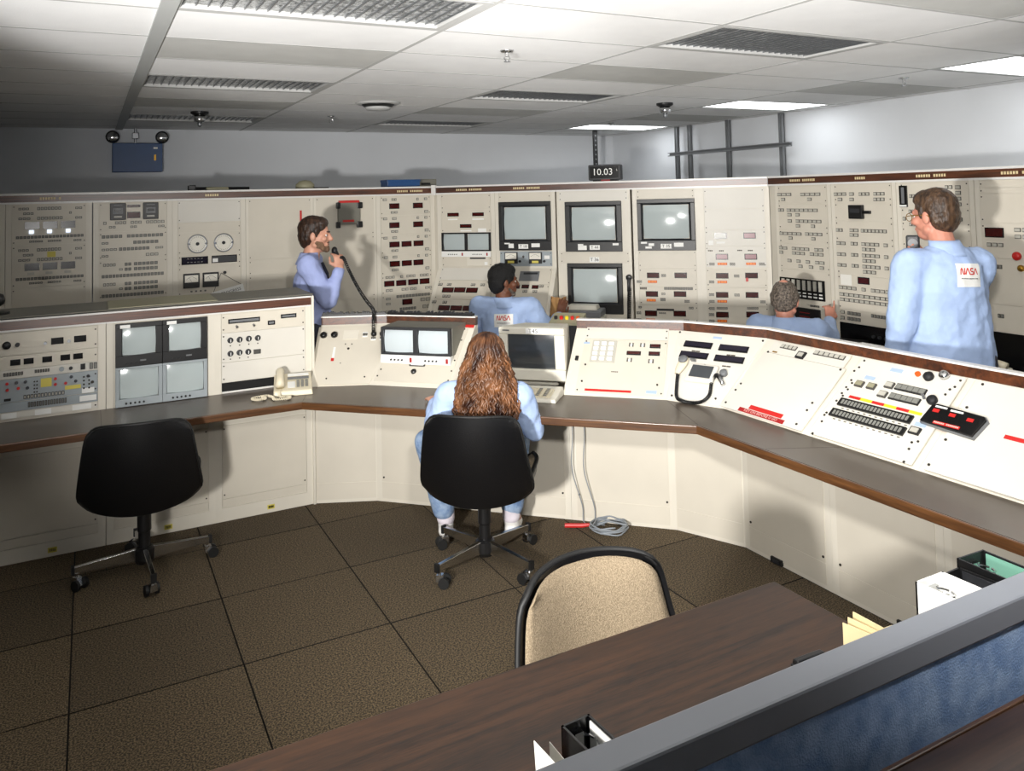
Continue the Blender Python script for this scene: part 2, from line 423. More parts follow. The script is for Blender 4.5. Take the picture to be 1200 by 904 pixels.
MB().lathe([(0.11, -0.036), (0.1, -0.055), (0.02, -0.062)], 28).build('cone', 'tee', t, smooth=True)
# emergency light on the back wall
t = thing('emergency_light', 'blue emergency lighting box with two lamp heads on the back wall', 'emergency light', mframe((0.456, YB, 2.327), (1, 0, 0), (0, 1, 0)))
MB().box(-0.238, 0.238, -0.16, 0, -0.15, 0.15).build('case', 'blue_box', t, bevel=0.006)
for x in (-0.235, 0.235):
    h = MB().lathe([(0.03, 0.03), (0.062, 0.0), (0.066, -0.035)], 20, (x, -0.1, 0.215), 'y').build('lamp_head', 'charcoal', t, smooth=True)
    MB().lathe([(0.06, -0.02), (0.05, -0.036), (0.01, -0.042)], 20, (x, -0.1, 0.215), 'y').build('lens', 'chrome', h, smooth=True)
    MB().cyl((x*0.93, -0.09, 0.15), (x, -0.09, 0.17), 0.014).build('swivel', 'charcoal', t)
m = MB(); m.cyl((-0.02, -0.09, 0.15), (-0.02, -0.09, 0.31), 0.011); m.build('conduit', 'steel', t)
MB().box(-0.05, 0.01, -0.115, -0.065, 0.20, 0.262).build('junction_box', 'steel', t, bevel=0.005)
MB().box(0.15, 0.19, -0.163, -0.16, 0.09, 0.11).build('name_plate', 'label_white', t); MB().box(0.155, 0.175, -0.165, -0.16, -0.03, 0.03).build('test_switch', 'brass', t)
# strut frame on the right wall
t = thing('strut_frame', 'grey steel strut frame of posts and rails standing against the right wall', 'strut frame', Matrix.Translation((6.47, 7.0, 0)))
def chan(m, y, z0, z1):
    m.box(-0.02, 0.02, y-0.022, y+0.022, z0, z1)
for y in (0.86, 0.62, -0.045, -0.845):
    m = MB(); m.box(-0.02, 0.02, y-0.024, y-0.014, 0, CEIL); m.box(-0.02, 0.02, y+0.014, y+0.024, 0, CEIL); m.box(0.012, 0.02, y-0.024, y+0.024, 0, CEIL)
    m.box(-0.01, 0.012, y-0.013, y+0.013, 0, CEIL); m.build('post', 'grey_metal', t)
for z in (2.296,):
    m = MB(); m.box(-0.062, -0.022, -1.0, 0.97, z-0.022, z-0.012); m.box(-0.062, -0.022, -1.0, 0.97, z+0.012, z+0.022); m.box(-0.034, -0.022, -1.0, 0.97, z-0.022, z+0.022); m.build('rail', 'grey_metal', t)
MB().box(-0.062, -0.022, -1.0, 0.97, 1.15, 1.19).build('rail', 'charcoal', t)
t = thing('hanging_strap', 'black perforated strap hanging from the ceiling behind the clock', 'strap', Matrix.Translation((5.72, 8.557, 0)))
MB().box(-0.03, 0.03, -0.01, 0.01, 2.02, CEIL).build('strap', 'black_plastic', t)
m = MB()
for k in range(9): m.box(-0.008, 0.008, -0.0115, -0.0098, 2.08+k*0.06, 2.10+k*0.06)
m.build('slots', 'grey_metal', t, kind='stuff')
# ================================================================ equipment racks
PW = 0.4826
class Det:
    """details laid on the face of one rack; x in the bank's own axis, z along the face"""
    def __init__(s, root, cx, y=-0.004): s.r = root; s.cx = cx; s.y = y; s.fr = MB(); s.cap = MB(); s.grey = MB(); s.scr = MB(); s.lab = MB()
    def panel(s, z0, z1, m='cream', w=PW, x=None, screws=True, parent=None):
        x = 0 if x is None else x-s.cx
        o = MB().box(x-w/2, x+w/2, s.y, 0.0, z0+0.0015, z1-0.0015).build('panel', m, parent or s.r)
        if screws:
            for a in (-1, 1):
                for z in ((z0+0.02, z1-0.02) if z1-z0 > 0.08 else ((z0+z1)/2,)):
                    s.scr.cyl((x+a*(w/2-0.011), s.y-0.002, z), (x+a*(w/2-0.011), s.y+0.001, z), 0.0045, n=6)
        return o
    def disp(s, x, z, w=0.096, h=0.05, m='display_red', name='display'):
        o = MB().cb(x-s.cx, z, w, h, s.y-0.004, s.y+0.001).build(name, 'black_gloss', s.r)
        MB().cb(x-s.cx, z, w-0.012, h-0.012, s.y-0.006, s.y-0.003).build('window', m, o)
        return o
    def plate(s, name, x, z, w, h, m, d=0.002, parent=None, bevel=0.0):
        return MB().cb(x-s.cx, z, w, h, s.y-d, s.y+0.001).build(name, m, parent or s.r, bevel=bevel)
    def row(s, x0, x1, z, n, h=0.017, fill=0.82, style=0, skip=()):
        p = (x1-x0)/n
        for k in range(n):
            if k in skip: continue
            x = x0+p*(k+0.5)-s.cx
            if style == 2: s.lab.cb(x, z, p*fill, h, s.y-0.001, s.y+0.001); continue
            s.fr.cb(x, z, p*fill, h, s.y-0.004, s.y+0.001)
            (s.cap if style == 0 else s.grey).cb(x, z, p*fill-0.007, h-0.007, s.y-0.007, s.y-0.003)
    def text(s, t_, size, x, z, m='ink', parent=None, d=0.0035, rot=0): return text(t_, size, 'lettering', m, parent or s.r, x-s.cx, z, s.y-d, rot=rot)
    def done(s):
        for nm, mb, m in (('button_frames', s.fr, 'button_frame'), ('button_caps', s.cap, 'button_cap'), ('indicator_caps', s.grey, 'button_grey'), ('panel_screws', s.scr, 'screw'), ('engraved_labels', s.lab, 'seam_dark')):
            if mb.v: mb.build(nm, m, s.r, kind='stuff')
def rack(bank, cx, w, h, depth, label, group, cat='rack', name='equipment_rack', z0=0.0):
    t = thing(name, label, cat, bank @ Matrix.Translation((cx, 0, 0)), group)
    m = MB(); m.box(-w/2+0.001, w/2-0.001, 0.012, depth, z0, h); m.build('body', 'cream_frame', t)
    m = MB(); m.box(-w/2+0.001, -PW/2-0.002, -0.002, 0.012, z0, h); m.box(PW/2+0.002, w/2-0.001, -0.002, 0.012, z0, h); m.box(-PW/2-0.002, PW/2+0.002, 0.004, 0.012, z0, h)
    m.build('front_frame', 'cream_frame', t)
    return t, Det(t, cx)

TOPZ = 1.86
RL = mframe((0, 7.0, 0), (1, 0, 0), (0, 1, 0))
RC = mframe((2.85, 6.97, 0), (R2, -R2, 0), (R2, R2, 0))
RR = mframe((4.92, 4.90, 0), (0, -1, 0), (1, 0, 0))
GRL, GRC, GRR = 'equipment racks of the left rear bank', 'equipment racks of the centre rear bank', 'equipment racks of the right rear bank'
# ---- left rear bank
t, d = rack(RL, -0.824, 0.566, TOPZ, 0.6, 'cream rack at the left frame edge behind the left console, only a sliver in view', GRL)
d.panel(1.24, 1.86); d.panel(0.6, 1.24); d.done()
t, d = rack(RL, -0.257, 0.566, TOPZ, 0.6, 'cream rack with two panels of small lamps and a yellow note, leftmost in full view', GRL)
d.panel(1.555, 1.86); d.panel(1.24, 1.555); d.panel(1.0, 1.24); d.panel(0.3, 1.0)
for zb in (0.0, -0.308):
    for x in (-0.37, -0.253, -0.135): d.disp(x, 1.70+zb, 0.095, 0.053, 'black_gloss')
    d.row(-0.46, -0.39, 1.825+zb, 3); d.row(-0.34, -0.18, 1.825+zb, 7, 0.022); d.row(-0.09, -0.04, 1.823+zb, 2)
    d.row(-0.43, -0.36, 1.789+zb, 3); d.row(-0.13, -0.11, 1.789+zb, 1)
    d.row(-0.46, -0.38, 1.752+zb, 3); d.row(-0.34, -0.17, 1.752+zb, 7, 0.022); d.row(-0.09, -0.04, 1.75+zb, 2)
    d.row(-0.475, -0.03, 1.613+zb, 19, 0.02, style=1); d.row(-0.39, -0.30, 1.580+zb, 5, 0.014); d.row(-0.27, -0.18, 1.580+zb, 5, 0.014); d.row(-0.1, -0.045, 1.578+zb, 3, 0.014)
for x in (-0.375, -0.258, -0.135):
    d.plate('lamp', x, 1.652, 0.03, 0.026, 'lamp_white', 0.008); d.plate('lamp', x-0.002, 1.343, 0.045, 0.018, 'button_cap', 0.006)
d.plate('note', -0.245, 1.48, 0.055, 0.042, 'label_yellow'); d.done()
t, d = rack(RL, 0.315, 0.566, TOPZ, 0.6, 'cream rack with two black square controllers above dense rows of lamps', GRL)
d.panel(1.63, 1.86); d.panel(1.412, 1.63); d.panel(1.11, 1.412); d.panel(0.3, 1.11)
for x in (0.205, 0.438):
    o = d.plate('controller', x, 1.786, 0.112, 0.132, 'black_plastic', 0.014, bevel=0.004)
    MB().cb(x-0.315, 1.79, 0.07, 0.045, -0.022, -0.018).build('window', 'grey_plastic', o); MB().cb(x-0.315, 1.793, 0.05, 0.018, -0.024, -0.021).build('scale', 'black_gloss', o)
    MB().cb(x-0.315, 1.745, 0.055, 0.012, -0.022, -0.018).build('keys', 'button_cap', o); MB().cb(x-0.315, 1.835, 0.06, 0.008, -0.02, -0.018).build('name_strip', 'grey_plastic', o)
d.disp(0.316, 1.826, 0.095, 0.02); d.disp(0.316, 1.756, 0.095, 0.05)
d.row(0.1, 0.54, 1.698, 16, 0.022, skip=(1, 2, 6, 10)); d.row(0.14, 0.19, 1.666, 2); d.row(0.29, 0.34, 1.664, 2); d.row(0.49, 0.54, 1.662, 2)
d.row(0.09, 0.53, 1.593, 15, 0.024, style=1, skip=(5,)); d.row(0.09, 0.14, 1.543, 2); d.row(0.31, 0.495, 1.542, 6, 0.024, style=1)
d.row(0.09, 0.20, 1.493, 4); d.row(0.21, 0.43, 1.493, 8, 0.024, style=1); d.row(0.47, 0.53, 1.493, 2); d.row(0.09, 0.14, 1.443, 2); d.row(0.40, 0.495, 1.442, 3, 0.022)
for zb in (0.0, -0.150):
    d.row(0.1, 0.19, 1.374+zb, 4, 0.022); d.row(0.25, 0.30, 1.374+zb, 2, 0.024, style=1); d.row(0.315, 0.49, 1.374+zb, 6, 0.024, style=1)
    d.row(0.21, 0.24, 1.336+zb, 1); d.row(0.25, 0.30, 1.335+zb, 2, 0.024, style=1); d.row(0.315, 0.49, 1.335+zb, 6, 0.024, style=1); d.row(0.09, 0.533, 1.287+zb, 18, 0.024, style=1)
d.done()
t, d = rack(RL, 0.880, 0.566, TOPZ, 0.6, 'cream rack with two round white dials and two square meters', GRL)
d.panel(1.68, 1.86, 'panel_white_or_flashlit'); d.panel(1.60, 1.68); d.panel(1.42, 1.60); d.panel(1.325, 1.42); d.panel(1.09, 1.325); d.panel(0.3, 1.09)
for x in (0.784, 0.985):
    o = MB().lathe([(0.074, 0.0), (0.077, -0.012), (0.07, -0.02), (0.066, -0.014)], 32, (x-0.88, d.y, 1.507), 'y').build('dial', 'steel', t, smooth=True)
    MB().lathe([(0.067, 0.0), (0.067, -0.013)], 32, (x-0.88, d.y-0.002, 1.507), 'y').build('dial_face', 'meter_face', o)
    m = MB()
    for k in range(30):
        a = 2*math.pi*k/30; m.cyl((x-0.88+0.052*math.cos(a), d.y-0.017, 1.507+0.052*math.sin(a)), (x-0.88+0.06*math.cos(a), d.y-0.017, 1.507+0.06*math.sin(a)), 0.0014, n=4)
    m.build('graduations', 'ink', o, kind='stuff'); MB().lathe([(0.014, -0.014), (0.012, -0.03)], 16, (x-0.88, d.y, 1.507), 'y').build('hub', 'ink', o)
    for a in (-1, 1): MB().cyl((x-0.88+a*0.066, d.y-0.012, 1.507), (x-0.88+a*0.066, d.y-0.024, 1.507), 0.009).build('lock_knob', 'chrome', o)
o = d.disp(0.764, 1.372, 0.202, 0.062, 'display_violet'); o = d.disp(0.992, 1.374, 0.198, 0.06, 'charcoal'); d.plate('label_plate', 0.92, 1.366, 0.04, 0.03, 'label_white', 0.008)
d.row(0.70, 0.83, 1.388, 5, 0.012, style=1); d.row(0.70, 0.83, 1.36, 5, 0.012, style=1)
for x in (0.737, 0.884):
    o = d.plate('meter', x, 1.212, 0.124, 0.117, 'black_plastic', 0.016, bevel=0.004); MB().cb(x-0.88, 1.228, 0.1, 0.056, -0.022, -0.019).build('meter_face', 'meter_face', o)
    m = MB(); m.tube([(x-0.88-0.04+0.008*k, -0.0235, 1.222+0.022*math.sin(math.pi*k/10)) for k in range(11)], 0.001, 4); m.cyl((x-0.88, -0.0235, 1.205), (x-0.88-0.02, -0.0235, 1.24), 0.001, n=4); m.build('scale', 'ink', o)
MB().cyl((0.112, -0.002, 1.263), (0.112, -0.03, 1.263), 0.012).build('sign_hook', 'black_plastic', t)
d.row(0.72, 0.86, 1.125, 4, 0.012, fill=0.4, style=1); d.done()
s = thing('hanging_sign', 'white card sign reading IN PROGRESS hung by strings from a hook', 'sign', RL @ Matrix.Translation((1.018, -0.02, 1.105)) @ Matrix.Rotation(math.radians(-13), 4, 'Y'))
MB().box(-0.125, 0.125, -0.004, 0, -0.035, 0.03).build('card', 'label_white', s); text('IN PROGRESS', 0.034, 'lettering', 'ink', s, 0, -0.004, -0.0055)
m = MB(); m.tube([(-0.11, -0.003, 0.03), (-0.02, -0.012, 0.165)], 0.0022, 4); m.tube([(0.11, -0.003, 0.03), (-0.02, -0.012, 0.165)], 0.0022, 4); m.build('string', 'ink', s)
t, d = rack(RL, 1.446, 0.566, TOPZ, 0.6, 'blank cream rack with one red vertical strip, directly behind the bearded man', GRL)
d.panel(1.35, 1.86, w=0.52); d.panel(1.22, 1.35, w=0.52); d.panel(0.3, 1.22, w=0.52); d.plate('warning_strip', 1.62, 1.652, 0.017, 0.2, 'red', 0.004); d.done()
t, d = rack(RL, 2.012, 0.566, TOPZ, 0.6, 'cream rack with a grey recessed box, four black catches and two red labels', GRL)
d.panel(1.515, 1.86, w=0.52); d.panel(0.96, 1.515, w=0.52); d.panel(0.3, 0.96, w=0.52)
o = d.plate('cover_box', 2.04, 1.715, 0.2, 0.20, 'rack_top', 0.03, bevel=0.004)
for x, z, ww in ((1.944, 1.784, 0.036), (2.136, 1.782, 0.05), (1.942, 1.614, 0.036), (2.134, 1.613, 0.05)):
    o = d.plate('catch', x, z, ww, 0.055, 'black_plastic', 0.036, bevel=0.006)
d.plate('red_label', 2.04, 1.817, 0.18, 0.02, 'red', 0.034); d.plate('red_label', 2.03, 1.647, 0.1, 0.018, 'red', 0.034); d.done()
t, d = rack(RL, 2.578, 0.566, TOPZ, 0.6, 'cream rack with a column of dark red readouts at the rear left corner', GRL)
for a, b in ((1.68, 1.86), (1.503, 1.68), (1.326, 1.503), (1.141, 1.326), (0.966, 1.141), (0.75, 0.966), (0.3, 0.75)): d.panel(a, b)
for x, z in ((2.466, 1.765), (2.695, 1.765), (2.464, 1.592), (2.694, 1.592), (2.462, 1.417), (2.578, 1.417), (2.694, 1.417), (2.462, 1.242), (2.577, 1.242), (2.69, 1.242),
             (2.406, 1.067), (2.52, 1.066), (2.635, 1.067), (2.747, 1.066), (2.576, 0.891)): d.disp(x, z)
for zz in (1.825, 1.652, 1.478, 1.303): d.row(2.355, 2.40, zz, 1, 0.022); d.row(2.44, 2.49, zz, 2 if zz > 1.8 else 1, 0.022); d.row(2.68, 2.705, zz, 1, 0.022); d.row(2.755, 2.79, zz, 1, 0.022); d.row(2.43, 2.50, zz-0.117, 2, 0.02); d.row(2.755, 2.80, zz-0.117, 1, 0.024)
d.row(2.37, 2.46, 1.123, 3, 0.022); d.row(2.51, 2.54, 1.123, 1, 0.022); d.row(2.57, 2.66, 1.123, 3, 0.022); d.row(2.7, 2.79, 1.123, 3, 0.022)
for x in (2.37, 2.52, 2.6, 2.75): d.row(x, x+0.07, 1.006, 2, 0.022)
d.row(2.47, 2.80, 0.945, 11, 0.024, style=1); d.row(2.37, 2.42, 0.93, 1, 0.02); d.row(2.37, 2.42, 0.885, 1, 0.02); d.row(2.7, 2.8, 0.9, 2, 0.03); d.row(2.36, 2.45, 0.815, 3, 0.022); d.row(2.5, 2.66, 0.83, 6, 0.024, style=1); d.row(2.72, 2.8, 0.835, 2, 0.03)
d.done()
# ---- centre rear bank (45 degrees)
def monitor_rc(cx, cz, label, plate, tapes, sx=0.384, sz=0.288, w=0.484, h=0.436, dz=0.025, nm=None, nx=0.0):
    t = thing('rack_monitor', label, 'monitor', RC @ Matrix.Translation((cx, 0, cz)), 'large rack monitors of the centre bank')
    m = MB(); b = 0.026; y0 = -0.028
    m.box(-w/2, w/2, y0, 0.0, -h/2, -sz/2+dz-0.015); m.box(-w/2, w/2, y0, 0.0, sz/2+dz+0.015, h/2); m.box(-w/2, -sx/2-0.015, y0, 0, -sz/2+dz-0.015, sz/2+dz+0.015); m.box(sx/2+0.015, w/2, y0, 0, -sz/2+dz-0.015, sz/2+dz+0.015)
    m.build('bezel', 'black_plastic', t, bevel=0.003)
    m = MB(); a, c = sx/2, sz/2
    o_ = [(-a-0.015, y0, -c+dz-0.015), (a+0.015, y0, -c+dz-0.015), (a+0.015, y0, c+dz+0.015), (-a-0.015, y0, c+dz+0.015)]; i_ = [(-a, -0.006, -c+dz), (a, -0.006, -c+dz), (a, -0.006, c+dz), (-a, -0.006, c+dz)]
    m.add(o_+i_, [(k, (k+1) % 4, 4+(k+1) % 4, 4+k) for k in range(4)]); m.build('mask', 'charcoal', t)
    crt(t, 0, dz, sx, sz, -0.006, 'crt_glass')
    if plate:
        p_ = MB().cb(nx, -h/2+0.036, 0.09, 0.04, y0-0.002, y0+0.001).build('name_card', 'label_white', t); text(plate, 0.036, 'lettering', 'ink', p_, nx, -h/2+0.036, y0-0.003)
    for x, z, ww, hh in tapes: MB().cb(x, z, ww, hh, y0-0.0015, y0+0.001).build('tape_label', 'label_white', t)
    return t
def crt(parent, x, z, w_, h_, y, m='crt_glass', bulge=0.026, name='screen'):
    def fn(u, v):
        a, b = u*2-1, v*2-1
        k = 1-0.03*(b*b)*(1 if True else 0); q = 1-0.03*(a*a)
        return (x+a*k*w_/2, y-bulge*(1-0.55*a*a-0.45*b*b), z+b*q*h_/2)
    g = MB().grid(fn, 12, 10).build(name, m, parent, smooth=True)
    return g
t, d = rack(RC, 0.31, 0.565, TOPZ, 0.6, 'cream rack holding a small twin monitor and three red readouts, leftmost of the centre bank', GRC)
d.panel(1.715, 1.86); d.panel(1.505, 1.715); d.panel(1.192, 1.29)
for x, z in ((0.186, 1.672), (0.43, 1.671), (0.308, 1.566)): d.disp(x, z, 0.112, 0.033)
for x, z, ww in ((0.181, 1.628, 0.094), (0.429, 1.627, 0.112), (0.309, 1.522, 0.108)): d.plate('paper_label', x, z, ww, 0.012, 'label_white')
d.plate('tape_label', 0.466, 1.526, 0.08, 0.034, 'label_white')
o = d.plate('drive_unit', 0.42, 1.244, 0.213, 0.083, 'cream_frame', 0.008, bevel=0.003); d.plate('slot', 0.42, 1.272, 0.15, 0.014, 'charcoal', 0.01); d.row(0.35, 0.47, 1.232, 6, 0.014, style=1); d.plate('key', 0.5, 1.225, 0.028, 0.028, 'label_white', 0.012)
d.panel(0.3, 0.76); d.done()
def twin(bank, cx, cz, label, sc=1.0, glass='crt_glass', tags=False):
    t = thing('twin_monitor', label, 'monitor', bank @ Matrix.Translation((cx, 0, cz)), 'small twin rack monitors')
    m = MB(); w_, h_ = 0.478*sc, 0.22*sc; y0 = -0.02
    zt, zb = h_/2, -h_/2+0.05*sc
    m.box(-w_/2, w_/2, y0, 0.0, zt-0.012, zt); m.box(-w_/2, w_/2, y0, 0, zb, zb+0.012); m.box(-w_/2, -w_/2+0.018, y0, 0, zb, zt); m.box(w_/2-0.018, w_/2, y0, 0, zb, zt); m.box(-0.012, 0.012, y0, 0, zb, zt)
    m.build('bezel', 'black_plastic', t)
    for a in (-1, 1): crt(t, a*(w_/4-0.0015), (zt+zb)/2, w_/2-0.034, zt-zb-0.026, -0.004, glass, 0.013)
    MB().box(-w_/2, w_/2, y0-0.003, 0, -h_/2, zb).build('control_strip', 'label_white', t)
    m = MB()
    for a in (-1, 1):
        for k in range(5): m.cyl((a*w_/4-0.05+k*0.02, y0-0.009, -h_/2+0.022*sc), (a*w_/4-0.05+k*0.02, y0-0.002, -h_/2+0.022*sc), 0.0045, n=8)
    m.build('knobs', 'ink', t, kind='stuff')
    for a in (-1, 1): MB().cb(a*w_/4+0.085*sc, -h_/2+0.023*sc, 0.012, 0.026, y0-0.007, y0-0.002).build('power_switch', 'red_deep', t)
    return t
twin(RC, 0.31, 1.396, 'small twin monitor with white control strip in the leftmost centre rack')
t, d = rack(RC, 0.875, 0.565, TOPZ, 0.6, 'cream rack with the T 18 monitor above two grey meters', GRC)
d.panel(1.785, 1.86); d.panel(1.2, 1.335, 'blue_grey')
for x in (0.74, 0.966):
    o = d.plate('meter', x, 1.275, 0.12, 0.1, 'black_plastic', 0.02, bevel=0.003); MB().cb(x-0.875, 1.292, 0.104, 0.055, -0.026, -0.023).build('meter_face', 'meter_face', o); MB().cb(x-0.875, 1.24, 0.06, 0.02, -0.026, -0.023).build('plate', 'label_yellow', o)
    m = MB(); m.tube([(x-0.875-0.04+0.008*k, -0.0275, 1.287+0.018*math.sin(math.pi*k/10)) for k in range(11)], 0.001, 4); m.build('scale', 'ink', o)
    MB().cyl((x-0.875+0.08, -0.004, 1.245), (x-0.875+0.08, -0.022, 1.245), 0.011).build('knob', 'ink', t)
MB().cyl((-0.02, -0.004, 1.285), (-0.02, -0.016, 1.285), 0.011).build('knob', 'chrome', t); d.plate('tape_label', 1.07, 1.28, 0.048, 0.031, 'label_white')
d.panel(0.3, 0.76); d.done()
monitor_rc(0.875, 1.56, 'black rack monitor marked T 18 above the seated man in the centre', 'T 18', ((-0.128, -0.176, 0.049, 0.04), (0.1, -0.172, 0.078, 0.034), (-0.165, -0.155, 0.05, 0.012)), nx=-0.014)
t, d = rack(RC, 1.498, 0.655, TOPZ, 0.6, 'wide cream rack holding two monitors one above the other in the centre', GRC)
d.panel(1.77, 1.86, 'panel_white_or_flashlit', 0.607); d.panel(1.225, 1.33, w=0.607); d.panel(0.3, 0.79, w=0.607)
d.plate('name_card', 1.498, 1.258, 0.086, 0.045, 'label_white'); d.text('T 36', 0.04, 1.498, 1.258); d.done()
monitor_rc(1.498, 1.548, 'black rack monitor marked T 44, upper one of the wide middle rack', 'T 44', ((-0.1, -0.184, 0.078, 0.039), (-0.115, -0.16, 0.048, 0.018), (0.194, -0.155, 0.052, 0.018)), w=0.5, nx=0.01)
monitor_rc(1.498, 1.01, 'black rack monitor below the T 36 card, partly behind the printer', None, ())
t, d = rack(RC, 2.124, 0.565, TOPZ, 0.6, 'cream rack with the T 35 monitor over three rows of red and amber readouts', GRC)
d.panel(1.775, 1.86); d.panel(1.19, 1.338); d.panel(1.03, 1.188); d.panel(0.875, 1.03); d.panel(0.73, 0.875); d.panel(0.3, 0.73)
for x, z in ((2.001, 1.126), (2.233, 1.127), (1.986, 0.968), (2.222, 0.97), (1.973, 0.804), (2.214, 0.806)): d.disp(x, z, 0.103, 0.046)
for x, z in ((1.994, 1.072), (1.979, 0.915), (1.968, 0.748)):
    d.plate('amber_strip', x, z, 0.078, 0.022, 'orange', 0.004)
    for k in range(3): d.plate('amber_lamp', x-0.024+0.024*k, z, 0.018, 0.014, 'amber', 0.006)
d.row(2.07, 2.11, 1.125, 3, 0.022); d.row(1.86, 1.905, 1.072, 3, 0.02); d.row(1.885, 1.945, 1.015, 4, 0.02, style=2); d.row(2.09, 2.33, 1.016, 16, 0.022, style=1)
d.row(2.065, 2.1, 0.97, 2, 0.018); d.row(2.055, 2.1, 0.922, 3, 0.026, style=1); d.row(2.255, 2.3, 0.91, 3, 0.022); d.row(1.865, 1.895, 0.854, 2, 0.018); d.row(2.29, 2.33, 0.854, 2, 0.018); d.row(1.85, 1.89, 0.806, 3, 0.022); d.row(2.04, 2.1, 0.807, 4, 0.012)
d.row(1.845, 1.89, 0.748, 3, 0.022); d.row(2.245, 2.29, 0.746, 3, 0.022); d.plate('black_bar', 2.095, 0.836, 0.146, 0.017, 'ink', 0.005); d.done()
monitor_rc(2.126, 1.556, 'black rack monitor marked T 35, rightmost of the large monitors', 'T 35', ((0.102, -0.17, 0.079, 0.034), (-0.128, -0.168, 0.046, 0.023), (-0.152, -0.192, 0.054, 0.018), (-0.19, -0.152, 0.051, 0.016)), nx=-0.004)
t, d = rack(RC, 2.687, 0.565, TOPZ, 0.6, 'cream rack with pink and dark red readouts at the right end of the centre bank', GRC)
d.panel(1.68, 1.85, 'panel_white_or_flashlit'); d.panel(1.505, 1.68, 'panel_white_or_flashlit'); d.panel(1.372, 1.505, 'panel_white_or_flashlit'); d.panel(1.195, 1.372, 'panel_white_or_flashlit'); d.panel(1.03, 1.188); d.panel(0.875, 1.03); d.panel(0.73, 0.875); d.panel(0.3, 0.73)
d.disp(2.572, 1.457, 0.099, 0.048, 'label_white'); d.disp(2.803, 1.457, 0.097, 0.049, 'display_pink'); d.plate('tape_label', 2.491, 1.4, 0.038, 0.04, 'label_white'); d.plate('tape_label', 2.57, 1.4, 0.07, 0.014, 'label_white')
for x in (2.576, 2.806): d.disp(x, 1.283, 0.099, 0.048, 'display_pink')
for x, z in ((2.572, 1.126), (2.806, 1.129), (2.566, 0.968), (2.804, 0.97), (2.562, 0.804), (2.803, 0.81)): d.disp(x, z, 0.1, 0.046)
for x, z in ((2.577, 1.224), (2.806, 1.225), (2.571, 1.074), (2.565, 0.914), (2.559, 0.752), (2.802, 0.752)):
    d.plate('amber_strip', x, z, 0.078, 0.021, 'orange', 0.004)
    for k in range(3): d.plate('amber_lamp', x-0.024+0.024*k, z, 0.018, 0.014, 'amber', 0.006)
d.plate('red_tag', 2.77, 1.095, 0.02, 0.03, 'red', 0.008)
for x, z in ((2.493, 1.222), (2.658, 1.222), (2.891, 1.223), (2.688, 1.124), (2.485, 1.074), (2.481, 0.968), (2.685, 0.968), (2.482, 0.912), (2.888, 0.915), (2.48, 0.853), (2.475, 0.803), (2.476, 0.75)): d.row(x-0.022, x+0.022, z, 3, 0.022)
for x, z in ((2.483, 1.333), (2.573, 1.332), (2.72, 1.335), (2.804, 1.334)): d.row(x-0.02, x+0.02, z, 3, 0.01, style=2)
for x, z in ((2.562, 0.857), (2.806, 0.861)): d.row(x-0.045, x+0.045, z, 6, 0.018)
d.done()
# sloping lower consoles in front of the two leftmost centre racks
def slope_console(cx, w_, label):
    t = thing('sloped_console', label, 'console', RC @ Matrix.Translation((cx, 0, 0)), 'sloping consoles below the centre racks')
    a = w_/2-0.002
    m = MB(); m.prism([(0.0, 1.188), (-0.33, 0.76), (-0.33, 0.1), (-0.006, 0.1), (-0.006, 1.188)], -a, a, 'x'); m.build('housing', 'cream_frame', t)
    f = mframe((0, -0.33, 0.76), (1, 0, 0), (0, 1, 0), (0.33, 0.428))
    return t, f
for cx, w_, lab, ctx in ((0.31, 0.565, 'sloping console with dark red readouts left of the seated man', 0), (0.875, 0.565, 'sloping console with a cassette slot that the seated man reaches towards', 1)):
    t, f = slope_console(cx, w_, lab)
    face = bpy.data.objects.new('sloped_face', MB().box(-PW/2, PW/2, -0.004, 0.001, 0.01, 0.53).build('tmp', 'cream').data); bpy.data.objects.remove(bpy.data.objects['tmp']); COL.objects.link(face); face.parent = t; face.matrix_local = f
    d = Det(face, cx); d.y = -0.008
    if ctx == 0:
        d.panel(0.40, 0.53, 'panel_white_or_flashlit', screws=True); d.panel(0.2, 0.4); d.panel(0.01, 0.2)
        for x, z in ((0.18, 0.295), (0.294, 0.297), (0.41, 0.295), (0.184, 0.112), (0.3, 0.112), (0.416, 0.112)): d.disp(x, z, 0.108, 0.05)
        for x, z in ((0.094, 0.352), (0.18, 0.352), (0.41, 0.352), (0.5, 0.352), (0.076, 0.172), (0.178, 0.17)): d.row(x-0.022, x+0.022, z, 2, 0.024)
        d.row(0.14, 0.22, 0.232, 3, 0.024); d.row(0.146, 0.224, 0.05, 3, 0.024)
    else:
        d.panel(0.36, 0.53); d.panel(0.01, 0.36)
        o = d.plate('cassette_slot', 0.92, 0.445, 0.18, 0.1, 'grey_plastic', 0.006, bevel=0.003); d.plate('slot', 0.93, 0.47, 0.13, 0.018, 'charcoal', 0.009)
        for x, z, ww in ((0.825, 0.335, 0.05), (0.9, 0.338, 0.066), (0.99, 0.335, 0.06), (1.02, 0.118, 0.085), (0.8, 0.118, 0.085)): d.disp(x, z, ww, 0.036)
        for x, z in ((0.904, 0.29), (0.993, 0.29), (1.045, 0.345), (1.012, 0.17), (0.82, 0.17)): d.row(x-0.022, x+0.022, z, 2, 0.024)
    d.done()
